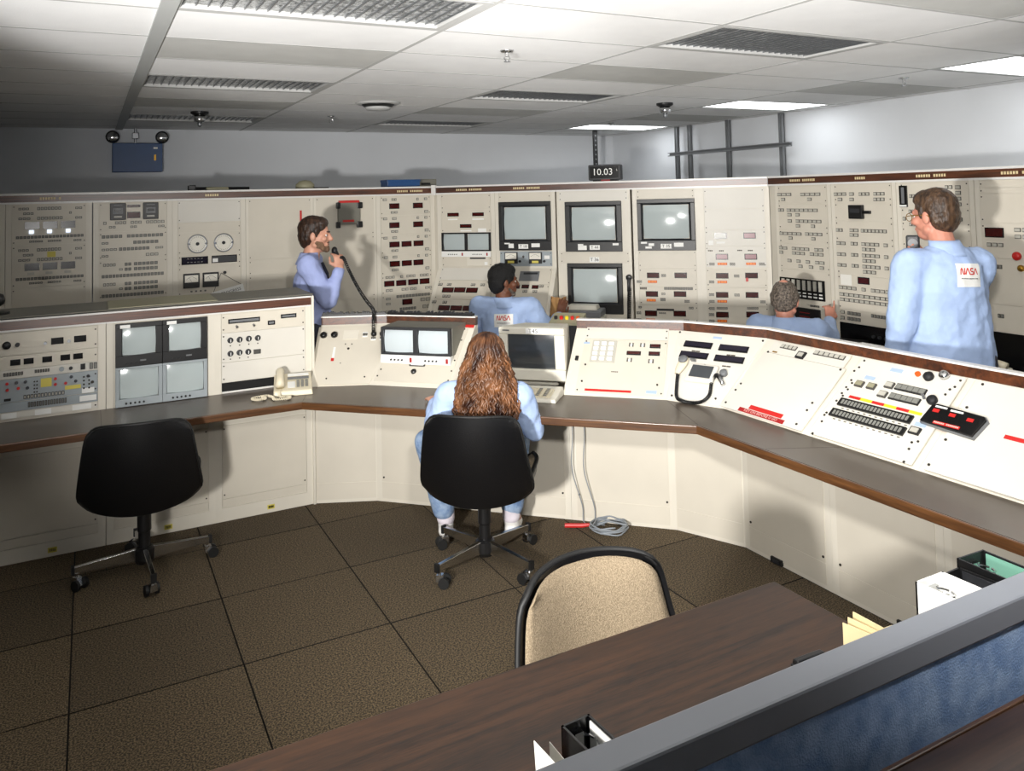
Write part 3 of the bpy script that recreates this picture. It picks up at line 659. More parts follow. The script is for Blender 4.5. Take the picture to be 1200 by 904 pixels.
# ---- right rear bank
t, d = rack(RR, 0.40, 0.55, TOPZ, 0.6, 'cream rack with button rows above a black thumbwheel panel, leftmost of the right bank', GRR)
for a, b in ((1.718, 1.86), (1.513, 1.718), (1.402, 1.513), (1.201, 1.402), (0.937, 1.201), (0.3, 0.937)): d.panel(a, b)
BH = 0.024
for x0, x1, z, n in ((0.151, 0.30, 1.79, 3), (0.389, 0.586, 1.788, 4), (0.19, 0.235, 1.751, 1), (0.455, 0.5, 1.75, 1), (0.156, 0.216, 1.666, 2), (0.244, 0.554, 1.665, 7), (0.249, 0.295, 1.629, 1), (0.33, 0.376, 1.63, 1), (0.249, 0.295, 1.58, 1), (0.332, 0.584, 1.58, 6), (0.33, 0.376, 1.543, 1), (0.48, 0.522, 1.543, 1), (0.158, 0.386, 1.48, 5), (0.419, 0.587, 1.482, 4), (0.251, 0.295, 1.445, 1), (0.478, 0.521, 1.447, 1)):
    d.row(x0, x1, z, n, BH, 0.88)
for z in (1.364, 1.329): d.row(0.147, 0.59, z, 10, BH, 0.85, skip=(2, 7) if z > 1.34 else (1, 2, 6))
d.row(0.229, 0.597, 1.267, 8, BH, 0.85, skip=(1, 3, 5)); d.row(0.336, 0.594, 1.229, 5, BH, 0.75, skip=(1, 3))
o = d.plate('thumbwheel_panel', 0.37, 1.055, 0.44, 0.155, 'black_gloss', 0.012, bevel=0.003)
for k in range(8):
    x = 0.19+0.0525*k-0.40
    MB().cb(x, 1.085, 0.026, 0.075, -0.024, -0.014).build('thumbwheel', 'button_cap', o); MB().cb(x, 1.024, 0.03, 0.009, -0.018, -0.014).build('legend', 'label_white', o); MB().cb(x, 1.0, 0.034, 0.012, -0.018, -0.014).build('legend', 'label_white', o)
d.row(0.44, 0.53, 0.933, 4, 0.014, style=1); d.plate('black_tray', 0.42, 0.85, 0.24, 0.12, 'black_plastic', 0.02, bevel=0.004)
for k in range(3): d.plate('red_stripe', 0.40, 0.815+0.03*k, 0.1, 0.005, 'red_deep', 0.022)
d.done()
t, d = rack(RR, 0.953, 0.55, TOPZ, 0.6, 'cream rack with rows of buttons, a black square controller and a white note', GRR)
for a, b in ((1.726, 1.86), (1.592, 1.726), (1.44, 1.592), (1.196, 1.44), (0.94, 1.196), (0.845, 0.94)): d.panel(a, b)
for x0, x1, z, n in ((0.708, 0.821, 1.786, 3), (0.845, 0.888, 1.785, 1), (0.927, 1.018, 1.784, 3), (1.05, 1.142, 1.784, 3), (0.741, 0.785, 1.747, 1), (0.845, 0.886, 1.746, 1), (1.048, 1.14, 1.745, 3), (0.714, 0.775, 1.521, 2), (0.835, 0.913, 1.522, 2), (0.932, 1.146, 1.521, 7), (0.833, 0.911, 1.488, 2)): d.row(x0, x1, z, n, BH, 0.88)
for zb in (0.0, -0.081, -0.16):
    for x0, x1, z, n in ((0.713, 0.795, 1.424, 2), (0.839, 0.9, 1.425, 2), (0.931, 1.08, 1.425, 4), (1.113, 1.148, 1.424, 1), (0.934, 1.044, 1.388, 3)): d.row(x0, x1, z+zb, n, BH, 0.9)
d.row(0.716, 1.15, 1.1, 11, BH, 0.85, skip=(4, 6)); d.row(0.719, 1.156, 1.05, 10, BH, 0.92); d.row(0.721, 1.154, 1.012, 10, BH, 0.92)
d.row(0.722, 0.763, 0.92, 1, BH); d.row(0.782, 0.9, 0.918, 4, BH, style=1); d.row(0.72, 0.76, 0.878, 1, BH); d.row(0.78, 0.898, 0.878, 4, BH, style=1); d.row(0.985, 1.104, 0.921, 5, BH, style=1); d.row(1.116, 1.161, 0.92, 1, BH); d.row(1.114, 1.159, 0.882, 1, BH)
o = d.plate('controller', 0.91, 1.656, 0.117, 0.1, 'black_plastic', 0.03, bevel=0.005); MB().cb(0.91-0.953, 1.665, 0.08, 0.03, -0.037, -0.033).build('window', 'charcoal', o); d.plate('lever', 1.0, 1.654, 0.05, 0.022, 'black_plastic', 0.02)
d.plate('note', 0.785, 1.158, 0.096, 0.078, 'paper', 0.002); d.disp(0.936, 1.163, 0.097, 0.05)
MB().box(-PW/2, PW/2, -0.005, 0.0, 0.3, 0.845).build('dark_bay', 'black_gloss', t)
for k in range(4): MB().cyl((0.05+0.05*k, -0.004, 0.775), (0.05+0.05*k, -0.02, 0.775), 0.012).build('knob', 'charcoal', t)
d.done()
t, d = rack(RR, 1.505, 0.55, TOPZ, 0.6, 'cream rack mostly behind the standing man, with a black vertical slide meter', GRR)
for a, b in ((1.69, 1.86), (1.56, 1.69), (1.42, 1.56), (1.2, 1.42), (0.95, 1.2), (0.845, 0.95)): d.panel(a, b)
o = d.plate('slide_meter', 1.29, 1.764, 0.056, 0.145, 'black_gloss', 0.012); MB().cb(1.29-1.505, 1.77, 0.022, 0.11, -0.018, -0.014).build('scale', 'grey_plastic', o); MB().cb(1.29-1.505, 1.70, 0.05, 0.012, -0.019, -0.015).build('legend', 'label_white', o)
d.row(1.33, 1.375, 1.765, 2, BH); d.row(1.589, 1.643, 1.82, 2, BH)
for z in (1.818, 1.782, 1.745, 1.709): d.row(1.656, 1.70, z, 1, BH)
d.row(1.272, 1.30, 1.612, 1, BH); d.row(1.32, 1.37, 1.662, 2, BH); d.row(1.32, 1.37, 1.575, 2, BH); d.row(1.67, 1.70, 1.613, 1, BH); d.row(1.29, 1.6, 1.34, 7, BH); d.plate('handset_cradle', 1.262, 1.2, 0.03, 0.12, 'black_plastic', 0.03, bevel=0.005); d.row(1.3, 1.7, 1.08, 9, BH)
MB().box(-PW/2, PW/2, -0.005, 0.0, 0.3, 0.845).build('dark_bay', 'black_gloss', t); d.done()
t, d = rack(RR, 2.058, 0.55, TOPZ, 0.6, 'cream rack at the right frame edge with a red push button', GRR)
for a, b in ((1.81, 1.86), (1.775, 1.81), (1.595, 1.775), (1.38, 1.595), (1.1, 1.38), (0.93, 1.1)): d.panel(a, b)
d.disp(1.897, 1.536, 0.116, 0.06); d.row(1.845, 1.95, 1.461, 3, BH); d.row(2.015, 2.2, 1.556, 4, BH); d.row(2.015, 2.2, 1.515, 4, BH); d.row(1.895, 1.935, 1.328, 2, BH, style=1); d.row(1.89, 1.93, 1.03, 2, BH, style=1)
MB().lathe([(0.026, 0.0), (0.026, -0.012), (0.018, -0.022)], 18, (2.027-2.058, d.y, 1.399), 'y').build('push_button', 'red', t, smooth=True); MB().lathe([(0.02, 0.0), (0.02, -0.012), (0.012, -0.02)], 18, (2.048-2.058, d.y, 1.328), 'y').build('key_switch', 'brass', t, smooth=True)
MB().box(-PW/2, PW/2, -0.005, 0.0, 0.3, 0.93).build('dark_bay', 'black_gloss', t); d.done()
t, d = rack(RR, 2.61, 0.55, TOPZ, 0.6, 'cream rack just beyond the right frame edge', GRR); d.panel(1.3, 1.86); d.panel(0.3, 1.3); d.done()
# corner fillers and fascia strips along the rack tops
m = MB(); m.prism([(2.861, 7.0), (2.85+0.028*R2, 6.97-0.028*R2), (2.85+0.6*R2, 6.97+0.6*R2), (2.861, 7.6)], 0, TOPZ); tag(m.build('corner_filler', 'cream_frame'), 'narrow cream corner post between the left and centre rear banks', 'filler panel')
cr = RC @ Vector((2.972, 0, 0)); m = MB(); m.prism([(cr.x, cr.y), (4.92, 4.775), (5.52, 4.775), (cr.x+0.6*R2, cr.y+0.6*R2)], 0, TOPZ); tag(m.build('corner_filler', 'cream_frame'), 'narrow cream corner post between the centre and right rear banks', 'filler panel')
def fascia(label, M, x0, x1, z0, dep, lettering=(), wd=0.05, lipw='white_lip', m='wood_trim', cat='trim strip', name='rack_fascia', lip=0.014):
    t = thing(name, label, cat, M)
    MB().box(x0, x1, -0.012, dep, z0, z0+lip).build('lower_lip', lipw, t)
    MB().box(x0, x1, -0.010, dep-0.005, z0+lip, z0+lip+wd).build('wood_strip', m, t)
    MB().box(x0, x1, -0.013, dep, z0+lip+wd, z0+2*lip+wd+0.002).build('top_cap', lipw, t, bevel=0.002)
    for x, n_ in lettering:
        mm = MB()
        for k in range(n_):
            if k % 8 != 6: mm.box(x-0.009*n_+0.018*k, x-0.009*n_+0.018*k+0.012, -0.0112, -0.0095, z0+lip+wd/2-0.009, z0+lip+wd/2+0.009)
        mm.build('worn_lettering', 'manila', t, kind='stuff')
    return t
fascia('brown wood strip with white lips along the top of the left rear bank', RL, -1.107, 2.85, TOPZ, 0.6, ((-0.25, 8), (0.9, 6), (2.62, 14)))
FC = fascia('brown wood strip with white lips along the centre rear bank top, catching glare', RC, 0.02, 2.96, TOPZ, 0.6, ((0.35, 14), (0.9, 14),))
fascia('brown wood strip with white lips along the top of the right rear bank', RR, 0.06, 2.885, TOPZ, 0.6, ((0.42, 14), (0.95, 5), (1.5, 12), (2.05, 10)))
MB_ = MB(); MB_.box(-0.02, 0.02, -0.03, 0.02, 1.855, 1.95)
MB_.build('end_cap', 'white_lip', FC, bevel=0.003)
# things on the rack tops
TZ = TOPZ+0.08
t = thing('digital_clock', 'dark digital clock showing 10.03 on top of the centre racks', 'clock', RC @ Matrix.Translation((1.58, 0.14, TZ)))
MB().box(-0.145, 0.145, 0, 0.12, 0.012, 0.15).build('case', 'charcoal', t, bevel=0.008); MB().box(-0.13, 0.13, -0.004, 0.001, 0.028, 0.136).build('window', 'black_gloss', t); text('10.03', 0.085, 'digits', 'label_white', t, -0.015, 0.083, -0.006)
MB().box(-0.11, 0.11, 0.02, 0.1, 0, 0.014).build('foot', 'black_plastic', t); MB().box(-0.03, 0.05, -0.006, 0.0, 0.002, 0.016).build('name_plate', 'red_deep', t); text('L', 0.025, 'lettering', 'label_white', t, 0.115, 0.1, -0.006)
t = thing('hand_tool', 'dark long tool lying on top of the left racks', 'tool', RL @ Matrix.Translation((1.0, 0.25, TZ)))
m = MB(); m.tube([(-0.24, 0, 0.02), (0.24, 0.02, 0.015)], 0.014, 8); m.build('bar', 'black_plastic', t); MB().box(-0.26, -0.2, -0.03, 0.03, 0.0, 0.05).build('head', 'black_plastic', t, bevel=0.006); MB().box(-0.12, 0.06, -0.06, 0.06, 0.0, 0.028).build('folded_rag', 'button_tan', t, bevel=0.01)
t = thing('tan_cap', 'small tan cap lying on top of the left racks', 'cap', RL @ Matrix.Translation((1.72, 0.25, TZ)))
MB().lathe([(0.085, 0.0), (0.082, 0.04), (0.05, 0.07), (0.01, 0.078)], 18).build('crown', 'button_tan', t, smooth=True); MB().box(0.05, 0.2, -0.06, 0.06, 0.0, 0.014).build('brim', 'black_plastic', t, bevel=0.004)
t = thing('binder_box', 'dark blue box lying flat on the left racks near the corner', 'box', RL @ Matrix.Translation((2.62, 0.25, TZ)))
MB().box(-0.16, 0.16, -0.1, 0.1, 0, 0.06).build('case', 'blue_box', t, bevel=0.004); MB().box(-0.165, 0.165, -0.105, 0.1, 0.05, 0.07).build('lid', 'blue_box', t, bevel=0.003)
t = thing('grey_case', 'flat grey case on the left racks beside the blue box', 'case', RL @ Matrix.Translation((2.9, 0.42, TZ)))
MB().box(-0.1, 0.12, -0.1, 0.1, 0, 0.075).build('case', 'rack_top', t, bevel=0.004); MB().box(-0.04, 0.05, -0.112, -0.1, 0.02, 0.04).build('handle', 'black_plastic', t)
# counters in front of the rear banks
t = thing('rear_counter', 'dark narrow counter along the right rear bank', 'counter', RR)
MB().box(0.14, 2.88, -0.45, -0.012, 0.685, 0.72).build('top', 'black_plastic', t, bevel=0.004); MB().box(0.14, 2.88, -0.06, -0.02, 0.0, 0.685).build('front_panel', 'cream_frame', t)
t = thing('rear_shelf', 'cream shelf below the wide middle rack carrying the printer', 'shelf', RC)
MB().box(1.17, 1.83, -0.40, -0.008, 0.72, 0.755).build('top', 'cream_frame', t, bevel=0.004); MB().box(1.17, 1.83, -0.36, -0.33, 0.0, 0.72).build('front_panel', 'cream', t)
t = thing('printer', 'grey desktop printer with white card on the rear shelf', 'printer', RC @ Matrix.Translation((1.44, -0.22, 0.755)))
MB().box(-0.17, 0.17, -0.13, 0.13, 0, 0.05).build('base', 'beige_case', t, bevel=0.012); MB().box(-0.165, 0.165, -0.125, 0.12, 0.05, 0.105).build('cover', 'grey_plastic', t, bevel=0.012)
MB().hexa([(-0.14, -0.06, 0.105), (0.12, -0.06, 0.105), (0.12, 0.1, 0.105), (-0.14, 0.1, 0.105)], [(-0.13, -0.03, 0.14), (0.11, -0.03, 0.14), (0.11, 0.08, 0.14), (-0.13, 0.08, 0.14)]).build('paper_lid', 'beige_case', t, bevel=0.004)
MB().box(-0.045, 0.04, -0.129, -0.124, 0.055, 0.09).build('card', 'label_white', t)
t = thing('paper_bag', 'crumpled brown paper bag beside the printer', 'bag', RC @ Matrix.Translation((1.235, -0.3, 0.755)))
bm_ = MB()
def bagf(u, v):
    a = 2*math.pi*u; sq = 1/max(abs(math.cos(a)), abs(math.sin(a)))**0.8
    k = 1+0.10*math.sin(7*v+3*a)+0.06*math.sin(11*a)
    return (0.06*math.cos(a)*sq*k, 0.045*math.sin(a)*sq*k*(1-0.25*v), 0.20*v+0.012*math.sin(3*a)*v)
bm_.grid(bagf, 28, 10).build('sack', 'paper_bag', t, smooth=False); MB().box(-0.05, 0.05, -0.035, 0.035, 0.0, 0.012).build('base', 'paper_bag', t)
m = MB(); m.grid(lambda u, v: tuple(Vector(bagf(u, 1.0))*1.03+Vector((0, 0, -0.03*v))), 28, 2); m.build('rolled_rim', 'paper_bag', t)
t = thing('wall_handset', 'black telephone handset hung beside the lower monitor', 'handset', RC @ Matrix.Translation((1.80, -0.03, 1.06)))
m = MB(); m.tube([(0, 0, 0.05), (0, -0.03, 0.03), (0, -0.035, -0.02), (0, -0.02, -0.06)], [0.02, 0.016, 0.014, 0.018], 10); m.build('grip', 'charcoal', t, smooth=True)
MB().lathe([(0.024, 0.015), (0.026, -0.012), (0.018, -0.016)], 14, (0, -0.012, 0.05), 'y').build('earpiece', 'black_plastic', t, smooth=True)
pts = []
for k in range(160): pts.append((0.014*math.cos(k*0.9)-0.01*k/160, -0.02+0.014*math.sin(k*0.9), -0.06-0.28*k/160))
MB().tube(pts, 0.0045, 5).build('coiled_cord', 'black_plastic', t)
# ================================================================ inner consoles and worktop
WT = 0.728
LCM = mframe((0, 4.98, 0), (1, 0, 0), (0, 1, 0))
def lc_rack(cx, label):
    t = thing('console_rack', label, 'console', LCM @ Matrix.Translation((cx, 0, 0)), 'low racks of the left console')
    m = MB(); m.box(-0.28, 0.28, 0.012, 0.43, 0.0, 1.19); m.build('body', 'cream_frame', t)
    m = MB(); m.box(-0.28, -PW/2-0.002, -0.002, 0.012, 0.0, 1.19); m.box(PW/2+0.002, 0.28, -0.002, 0.012, 0.0, 1.19); m.box(-PW/2-0.002, PW/2+0.002, 0.004, 0.012, 0.0, 1.19); m.box(-PW/2-0.002, PW/2+0.002, -0.002, 0.004, 0.0, 0.075)
    m.build('front_frame', 'cream_frame', t)
    d = Det(t, cx); d.panel(0.13, 0.545); d.panel(0.08, 0.128, screws=False); d.panel(0.55, 0.685, screws=False)
    MB().cb(0.03, 0.033, 0.042, 0.026, -0.005, 0.0).build('tag_plate', 'label_yellow', t); d.row(cx+0.015, cx+0.045, 0.033, 4, 0.014, style=2)
    return t, d
t, d = lc_rack(-0.755, 'low cream rack at the left frame edge, mostly out of view'); d.panel(0.74, 1.185); d.done()
t, d = lc_rack(-0.195, 'low cream rack crowded with switches, red lamps and sticky notes on the left console')
d.panel(1.065, 1.185); d.panel(0.992, 1.065); d.panel(0.945, 0.992, 'panel_white_or_flashlit'); d.panel(0.825, 0.945, 'blue_grey'); d.panel(0.775, 0.825, 'blue_grey'); d.panel(0.74, 0.775, 'panel_white_or_flashlit')
for x in (-0.145, -0.038): d.disp(x, 1.121, 0.058, 0.034, 'black_gloss')
for x in (-0.336, -0.276, -0.192, -0.108, -0.048): d.disp(x, 1.029, 0.045, 0.03, 'black_gloss')
MB().lathe([(0.02, 0), (0.02, -0.012), (0.012, -0.018)], 18, (-0.375+0.195, -0.004, 1.121), 'y').build('socket', 'black_plastic', t, smooth=True); MB().cyl((-0.132, -0.004, 1.12), (-0.132, -0.02, 1.12), 0.011).build('knob', 'black_plastic', t)
for x in (-0.201, -0.091): MB().cyl((x+0.195, -0.004, 1.115), (x+0.195, -0.02, 1.115), 0.008).build('toggle', 'steel', t)
d.row(-0.39, -0.30, 0.97, 7, 0.018, style=1); d.row(-0.25, -0.18, 0.972, 6, 0.016, style=1); MB().cyl((0.07, -0.004, 0.97), (0.07, -0.016, 0.97), 0.012).build('knob', 'blue_grey', t); MB().cyl((0.113, -0.004, 0.97), (0.113, -0.02, 0.97), 0.009).build('knob', 'black_plastic', t)
d.plate('rocker_switch', -0.025, 0.971, 0.022, 0.03, 'ink', 0.01); d.row(0.005, 0.045, 0.97, 2, 0.034, style=1)
for x, z in ((-0.372, 0.923), (-0.371, 0.891), (-0.322, 0.894), (-0.154, 0.922), (-0.154, 0.893), (-0.106, 0.893)): MB().cyl((x+0.195, -0.004, z), (x+0.195, -0.014, z), 0.0075, n=10).build('red_lamp', 'red', t)
for x, z in ((-0.281, 0.893), (-0.059, 0.9), (-0.33, 0.925), (-0.29, 0.925), (0.0, 0.92), (0.02, 0.885), (-0.08, 0.925)): MB().cyl((x+0.195, -0.004, z), (x+0.195, -0.02, z), 0.008, n=10).build('knob', 'chrome', t)
for k in range(8): d.scr.cyl((-0.25+0.195+0.012*(k % 2), -0.009, 0.865+0.018*(k//2)), (-0.25+0.195+0.012*(k % 2), -0.003, 0.865+0.018*(k//2)), 0.004, n=8); d.scr.cyl((-0.02+0.195+0.025*(k % 2), -0.009, 0.855+0.02*(k//2)), (-0.02+0.195+0.025*(k % 2), -0.003, 0.855+0.02*(k//2)), 0.005, n=8)
d.plate('sticky_note', -0.196, 0.908, 0.05, 0.045, 'label_yellow', 0.003); d.plate('sticky_note', -0.072, 0.868, 0.075, 0.02, 'label_yellow', 0.003); d.plate('note', 0.0, 0.842, 0.06, 0.026, 'label_white', 0.003)
d.row(-0.3, -0.11, 0.845, 12, 0.02); d.plate('jack', -0.37, 0.84, 0.03, 0.012, 'ink', 0.004); d.row(-0.28, -0.1, 0.803, 14, 0.026, style=1); d.plate('label_plate', 0.0, 0.8, 0.08, 0.028, 'label_white', 0.003)
for x, w_ in ((-0.363, 0.068), (-0.21, 0.075), (-0.03, 0.09)): d.plate('label_card', x, 0.757, w_, 0.028, 'label_white', 0.003)
d.done()
t, d = lc_rack(0.368, 'low cream rack carrying four small monitors on the left console'); d.done()
def lc_mon(cx, cz, label, w_, h_, sw, sh, bez, dz, extra):
    t = thing('console_monitor', label, 'monitor', LCM @ Matrix.Translation((cx, 0, cz)), 'four small monitors in the left console')
    y0 = -0.03; m = MB()
    m.box(-w_/2, w_/2, y0, 0, -h_/2, -sh/2+dz); m.box(-w_/2, w_/2, y0, 0, sh/2+dz, h_/2); m.box(-w_/2, -sw/2, y0, 0, -sh/2+dz, sh/2+dz); m.box(sw/2, w_/2, y0, 0, -sh/2+dz, sh/2+dz)
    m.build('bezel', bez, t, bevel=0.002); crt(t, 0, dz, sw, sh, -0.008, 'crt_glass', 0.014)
    m = MB()
    for k in range(5): m.cyl((-0.065+0.022*k, y0-0.008, -h_/2+0.018), (-0.065+0.022*k, y0+0.001, -h_/2+0.018), 0.0055, n=8)
    m.build('knobs', 'ink', t, kind='stuff')
    if extra: MB().cb(-0.07, h_/2-0.015, 0.05, 0.018, y0-0.002, y0+0.001).build('tape_label', 'label_white', t); MB().cb(0.02, -h_/2+0.03, 0.03, 0.008, y0-0.002, y0+0.001).build('maker_plate', 'grey_plastic', t)
    return t
lc_mon(0.250, 1.064, 'small black monitor, upper left of the four in the left console', 0.236, 0.236, 0.171, 0.150, 'black_plastic', 0.018, True)
lc_mon(0.487, 1.064, 'small black monitor, upper right of the four in the left console', 0.236, 0.236, 0.171, 0.150, 'black_plastic', 0.018, True)
lc_mon(0.250, 0.838, 'small grey framed monitor, lower left of the four in the left console', 0.236, 0.214, 0.196, 0.160, 'blue_grey', 0.014, False)
lc_mon(0.487, 0.838, 'small grey framed monitor, lower right of the four in the left console', 0.236, 0.214, 0.196, 0.160, 'blue_grey', 0.014, False)
t, d = lc_rack(0.928, 'low cream rack with seven black knobs on a white panel beside the telephone')
d.panel(1.075, 1.185); d.panel(0.905, 1.075, 'panel_white_or_flashlit'); d.panel(0.79, 0.905, 'panel_white_or_flashlit')
d.disp(0.814, 1.14, 0.18, 0.026, 'grey_plastic'); d.disp(0.97, 1.112, 0.042, 0.026, 'grey_plastic'); d.disp(1.072, 1.143, 0.092, 0.024, 'grey_plastic')
for x in (0.771, 0.867): MB().cyl((x-0.928, -0.004, 1.11), (x-0.928, -0.022, 1.105), 0.006).build('toggle', 'steel', t)
for x, z in ((0.735, 1.031), (0.787, 1.03), (0.839, 1.03), (0.89, 1.029), (0.735, 0.954), (0.786, 0.955), (0.835, 0.954)):
    o = MB().lathe([(0.017, 0), (0.017, -0.004), (0.012, -0.006), (0.011, -0.02)], 14, (x-0.928, -0.004, z), 'y').build('knob', 'charcoal', t); MB().cb(x-0.928, z, 0.004, 0.018, -0.026, -0.023).build('pointer', 'label_white', o)
    d.scr.cyl((x-0.928, -0.006, z-0.032), (x-0.928, -0.003, z-0.032), 0.004, n=6)
d.plate('push_switch', 0.886, 0.95, 0.04, 0.026, 'button_frame', 0.008)
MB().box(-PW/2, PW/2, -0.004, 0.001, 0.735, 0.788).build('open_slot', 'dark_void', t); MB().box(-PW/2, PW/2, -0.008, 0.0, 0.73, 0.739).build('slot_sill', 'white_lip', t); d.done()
FL = fascia('grey top board, brown wood strip and end panel of the left console', LCM, -1.035, 1.207, 1.19, 0.43, (), 0.045, name='console_housing', cat='console housing', lip=0.008)
MB().box(1.208, 1.222, -0.02, 0.43, 0.0, 1.2535).build('end_panel', 'cream_frame', FL, bevel=0.002)
MB().box(-1.035, 1.222, -0.012, 0.44, 1.2585, 1.264).build('top_board', 'rack_top', FL, bevel=0.002)
tag(MB().box(0.1, 0.67, 0.02, 0.43, 1.2642, 1.268).build('desk_blotter', 'button_tan', M=LCM), 'pale flat board lying on top of the left console', 'board')
# ---- stations of the angled console line
BASE = [Vector(p) for p in ((1.222, 4.975), (1.56, 4.82), (2.83, 3.55), (2.99, 3.2), (2.99, 0.2))]
def off(i, dist):
    ns = []
    for a, b in ((i-1, i), (i, i+1)):
        if a >= 0 and b < len(BASE):
            q = (BASE[b]-BASE[a]).normalized(); ns.append(Vector((-q.y, q.x)))
    m = sum(ns, Vector((0, 0)))/len(ns); return BASE[i]+m/m.dot(m)*dist
def station(seg, dist):   # point at distance along segment seg, with plain perpendicular offsets
    q = (BASE[seg+1]-BASE[seg]).normalized(); n = Vector((-q.y, q.x)); b = BASE[seg]+q*dist
    return lambda o: b+n*o
def corner(i): return lambda o: off(i, o)
OB, OT, OK = -0.135, 0.26, 0.30
ZS, ZT, ZC = 0.7285, 1.03, 1.085
def cabinet(name, label, group, A, B, cat='console', trim=True, sloped=True):
    t = thing(name, label, cat, None, group)
    def v(P, o, z): p = P(o); return (p.x, p.y, z)
    m = MB()
    prof = [(0.0, 0.0), (0.0, 0.689), (OK, 0.689), (OK, 0.0)]
    k = len(prof); m.add([v(A, o, z) for o, z in prof]+[v(B, o, z) for o, z in prof], [(i, (i+1) % k, k+(i+1) % k, k+i) for i in range(k)]+[tuple(range(k-1, -1, -1)), tuple(range(k, 2*k))])
    m.build('base', 'cream_frame', t)
    if sloped:
        m = MB(); prof = [(OB, ZS), (OT, ZT), (OK, ZT), (OK, ZS)]
        m.add([v(A, o, z) for o, z in prof]+[v(B, o, z) for o, z in prof], [(i, (i+1) % k, k+(i+1) % k, k+i) for i in range(k)]+[tuple(range(k-1, -1, -1)), tuple(range(k, 2*k))])
        m.build('turret', 'cream_frame', t)
        if trim:
            m = MB(); prof = [(OT, ZT), (OT, ZC-0.008), (OK, ZC-0.008), (OK, ZT)]
            m.add([v(A, o, z) for o, z in prof]+[v(B, o, z) for o, z in prof], [(i, (i+1) % k, k+(i+1) % k, k+i) for i in range(k)]+[tuple(range(k-1, -1, -1)), tuple(range(k, 2*k))]); m.build('wood_strip', 'wood_trim', t)
            m = MB(); prof = [(OT-0.004, ZC-0.008), (OT-0.004, ZC), (OK, ZC), (OK, ZC-0.008)]
            m.add([v(A, o, z) for o, z in prof]+[v(B, o, z) for o, z in prof], [(i, (i+1) % k, k+(i+1) % k, k+i) for i in range(k)]+[tuple(range(k-1, -1, -1)), tuple(range(k, 2*k))]); m.build('top_cap', 'white_lip', t)
    # lower front panel with a kick line
    a, b = A(-0.003), B(-0.003); q = (b-a); L = q.length; q.normalize()
    def fp(s0, s1, z0, z1, nm, mt):
        p, r = a+q*s0, a+q*s1; n = Vector((-q.y, q.x))*0.006
        MB().hexa([(p.x, p.y, z0), (r.x, r.y, z0), (r.x+n.x, r.y+n.y, z0), (p.x+n.x, p.y+n.y, z0)], [(p.x, p.y, z1), (r.x, r.y, z1), (r.x+n.x, r.y+n.y, z1), (p.x+n.x, p.y+n.y, z1)]).build(nm, mt, t)
    e = 0.035 if L > 0.45 else 0.006
    fp(e, L-e, 0.12, 0.66, 'front_panel', 'cream'); fp(e, L-e, 0.02, 0.116, 'kick_panel', 'cream')
    if L > 0.45:
        m = MB()
        for s_ in (e+0.012, L-e-0.012):
            for z in (0.145, 0.63):
                p = a+q*s_; n = Vector((q.y, -q.x))*0.004; m.cyl((p.x, p.y, z), (p.x+n.x, p.y+n.y, z), 0.006, n=6)
        m.build('panel_screws', 'screw', t, kind='stuff')
    return t
def slope_frame(A, B):
    a, b = A(OB), B(OB); u = (b-a).normalized(); n = Vector((-u.y, u.x, 0)); return mframe((a.x, a.y, ZS), (u.x, u.y, 0), n, (OT-OB, ZT-ZS))
def face(t, M):   # an invisible-depth carrier plate for everything on a sloped front
    o = bpy.data.objects.new('sloped_face', None); COL.objects.link(o); o.parent = t; o.matrix_local = M; return o
GC = 'sloped units of the angled control console'
SEG1 = (BASE[2]-BASE[1]).length
# origin of the detail coordinates on the two long runs
SCM = mframe((1.47, 4.73, 0.73), (R2, -R2, 0), (R2, R2, 0), (0.387, 0.30))
SRM = mframe((2.845, 3.2, 0.73), (0, -1, 0), (1, 0, 0), (0.387, 0.30))
def plate_poly(parent, M, pts, y0, y1, name, m):   # polygon plate on a slope
    return MB().prism([(a, b) for a, b in pts], y0, y1, 'y').build(name, m, parent, M=M)
class SDet(Det):
    """details on a sloped face: every part hangs straight on the thing, in the slope's frame"""
    def __init__(s, root, M):
        Det.__init__(s, root, 0.0, -0.006); s.M = M
    def fix(s):
        for o in s.r.children:
            if o.name not in s.before: o.matrix_local = s.M
    def start(s): s.before = {o.name for o in s.r.children}; return s
    def done(s): Det.done(s); s.fix()
# wedge with the microphone jacks
t = cabinet('control_console', 'wedge shaped cream console unit with microphone jacks beside the left console', GC, corner(0), station(1, 0.0) if False else corner(1))
WL = slope_frame(corner(0), corner(1))
d = SDet(t, WL).start()
MB().prism([(0.045, 0.006), (0.352, 0.006), (0.475, 0.475), (-0.01, 0.475), (-0.01, 0.2)], -0.006, 0.0, 'y').build('panel', 'cream', t)
for x in (0.009, 0.076): MB().lathe([(0.022, 0), (0.022, -0.012), (0.012, -0.024)], 16, (x+0.02, -0.006, 0.40), 'y').build('knob', 'black_gloss', t, smooth=True)
d.plate('speaker_grille', 0.20, 0.40, 0.095, 0.075, 'cream_frame', 0.003)
for x in (0.345, 0.40): MB().lathe([(0.018, 0), (0.018, -0.012), (0.01, -0.024)], 16, (x, -0.006, 0.395), 'y').build('jack', 'black_plastic', t, smooth=True)
for x, z in ((0.29, 0.41), (0.29, 0.385), (0.345, 0.355), (0.40, 0.355)): d.plate('tape_label', x, z, 0.032, 0.018, 'label_white')
d.row(0.275, 0.305, 0.398, 3, 0.022, style=1); d.row(0.33, 0.36, 0.365, 3, 0.014, style=1); d.row(0.385, 0.415, 0.365, 3, 0.014, style=1)
for x, z, r in ((0.196, 0.285, 0.008), (0.174, 0.323, 0.004), (0.214, 0.321, 0.004), (0.09, 0.054, 0.005), (0.317, 0.057, 0.005), (0.16, 0.17, 0.003)): d.scr.cyl((x, -0.009, z), (x, -0.003, z), r, n=8)
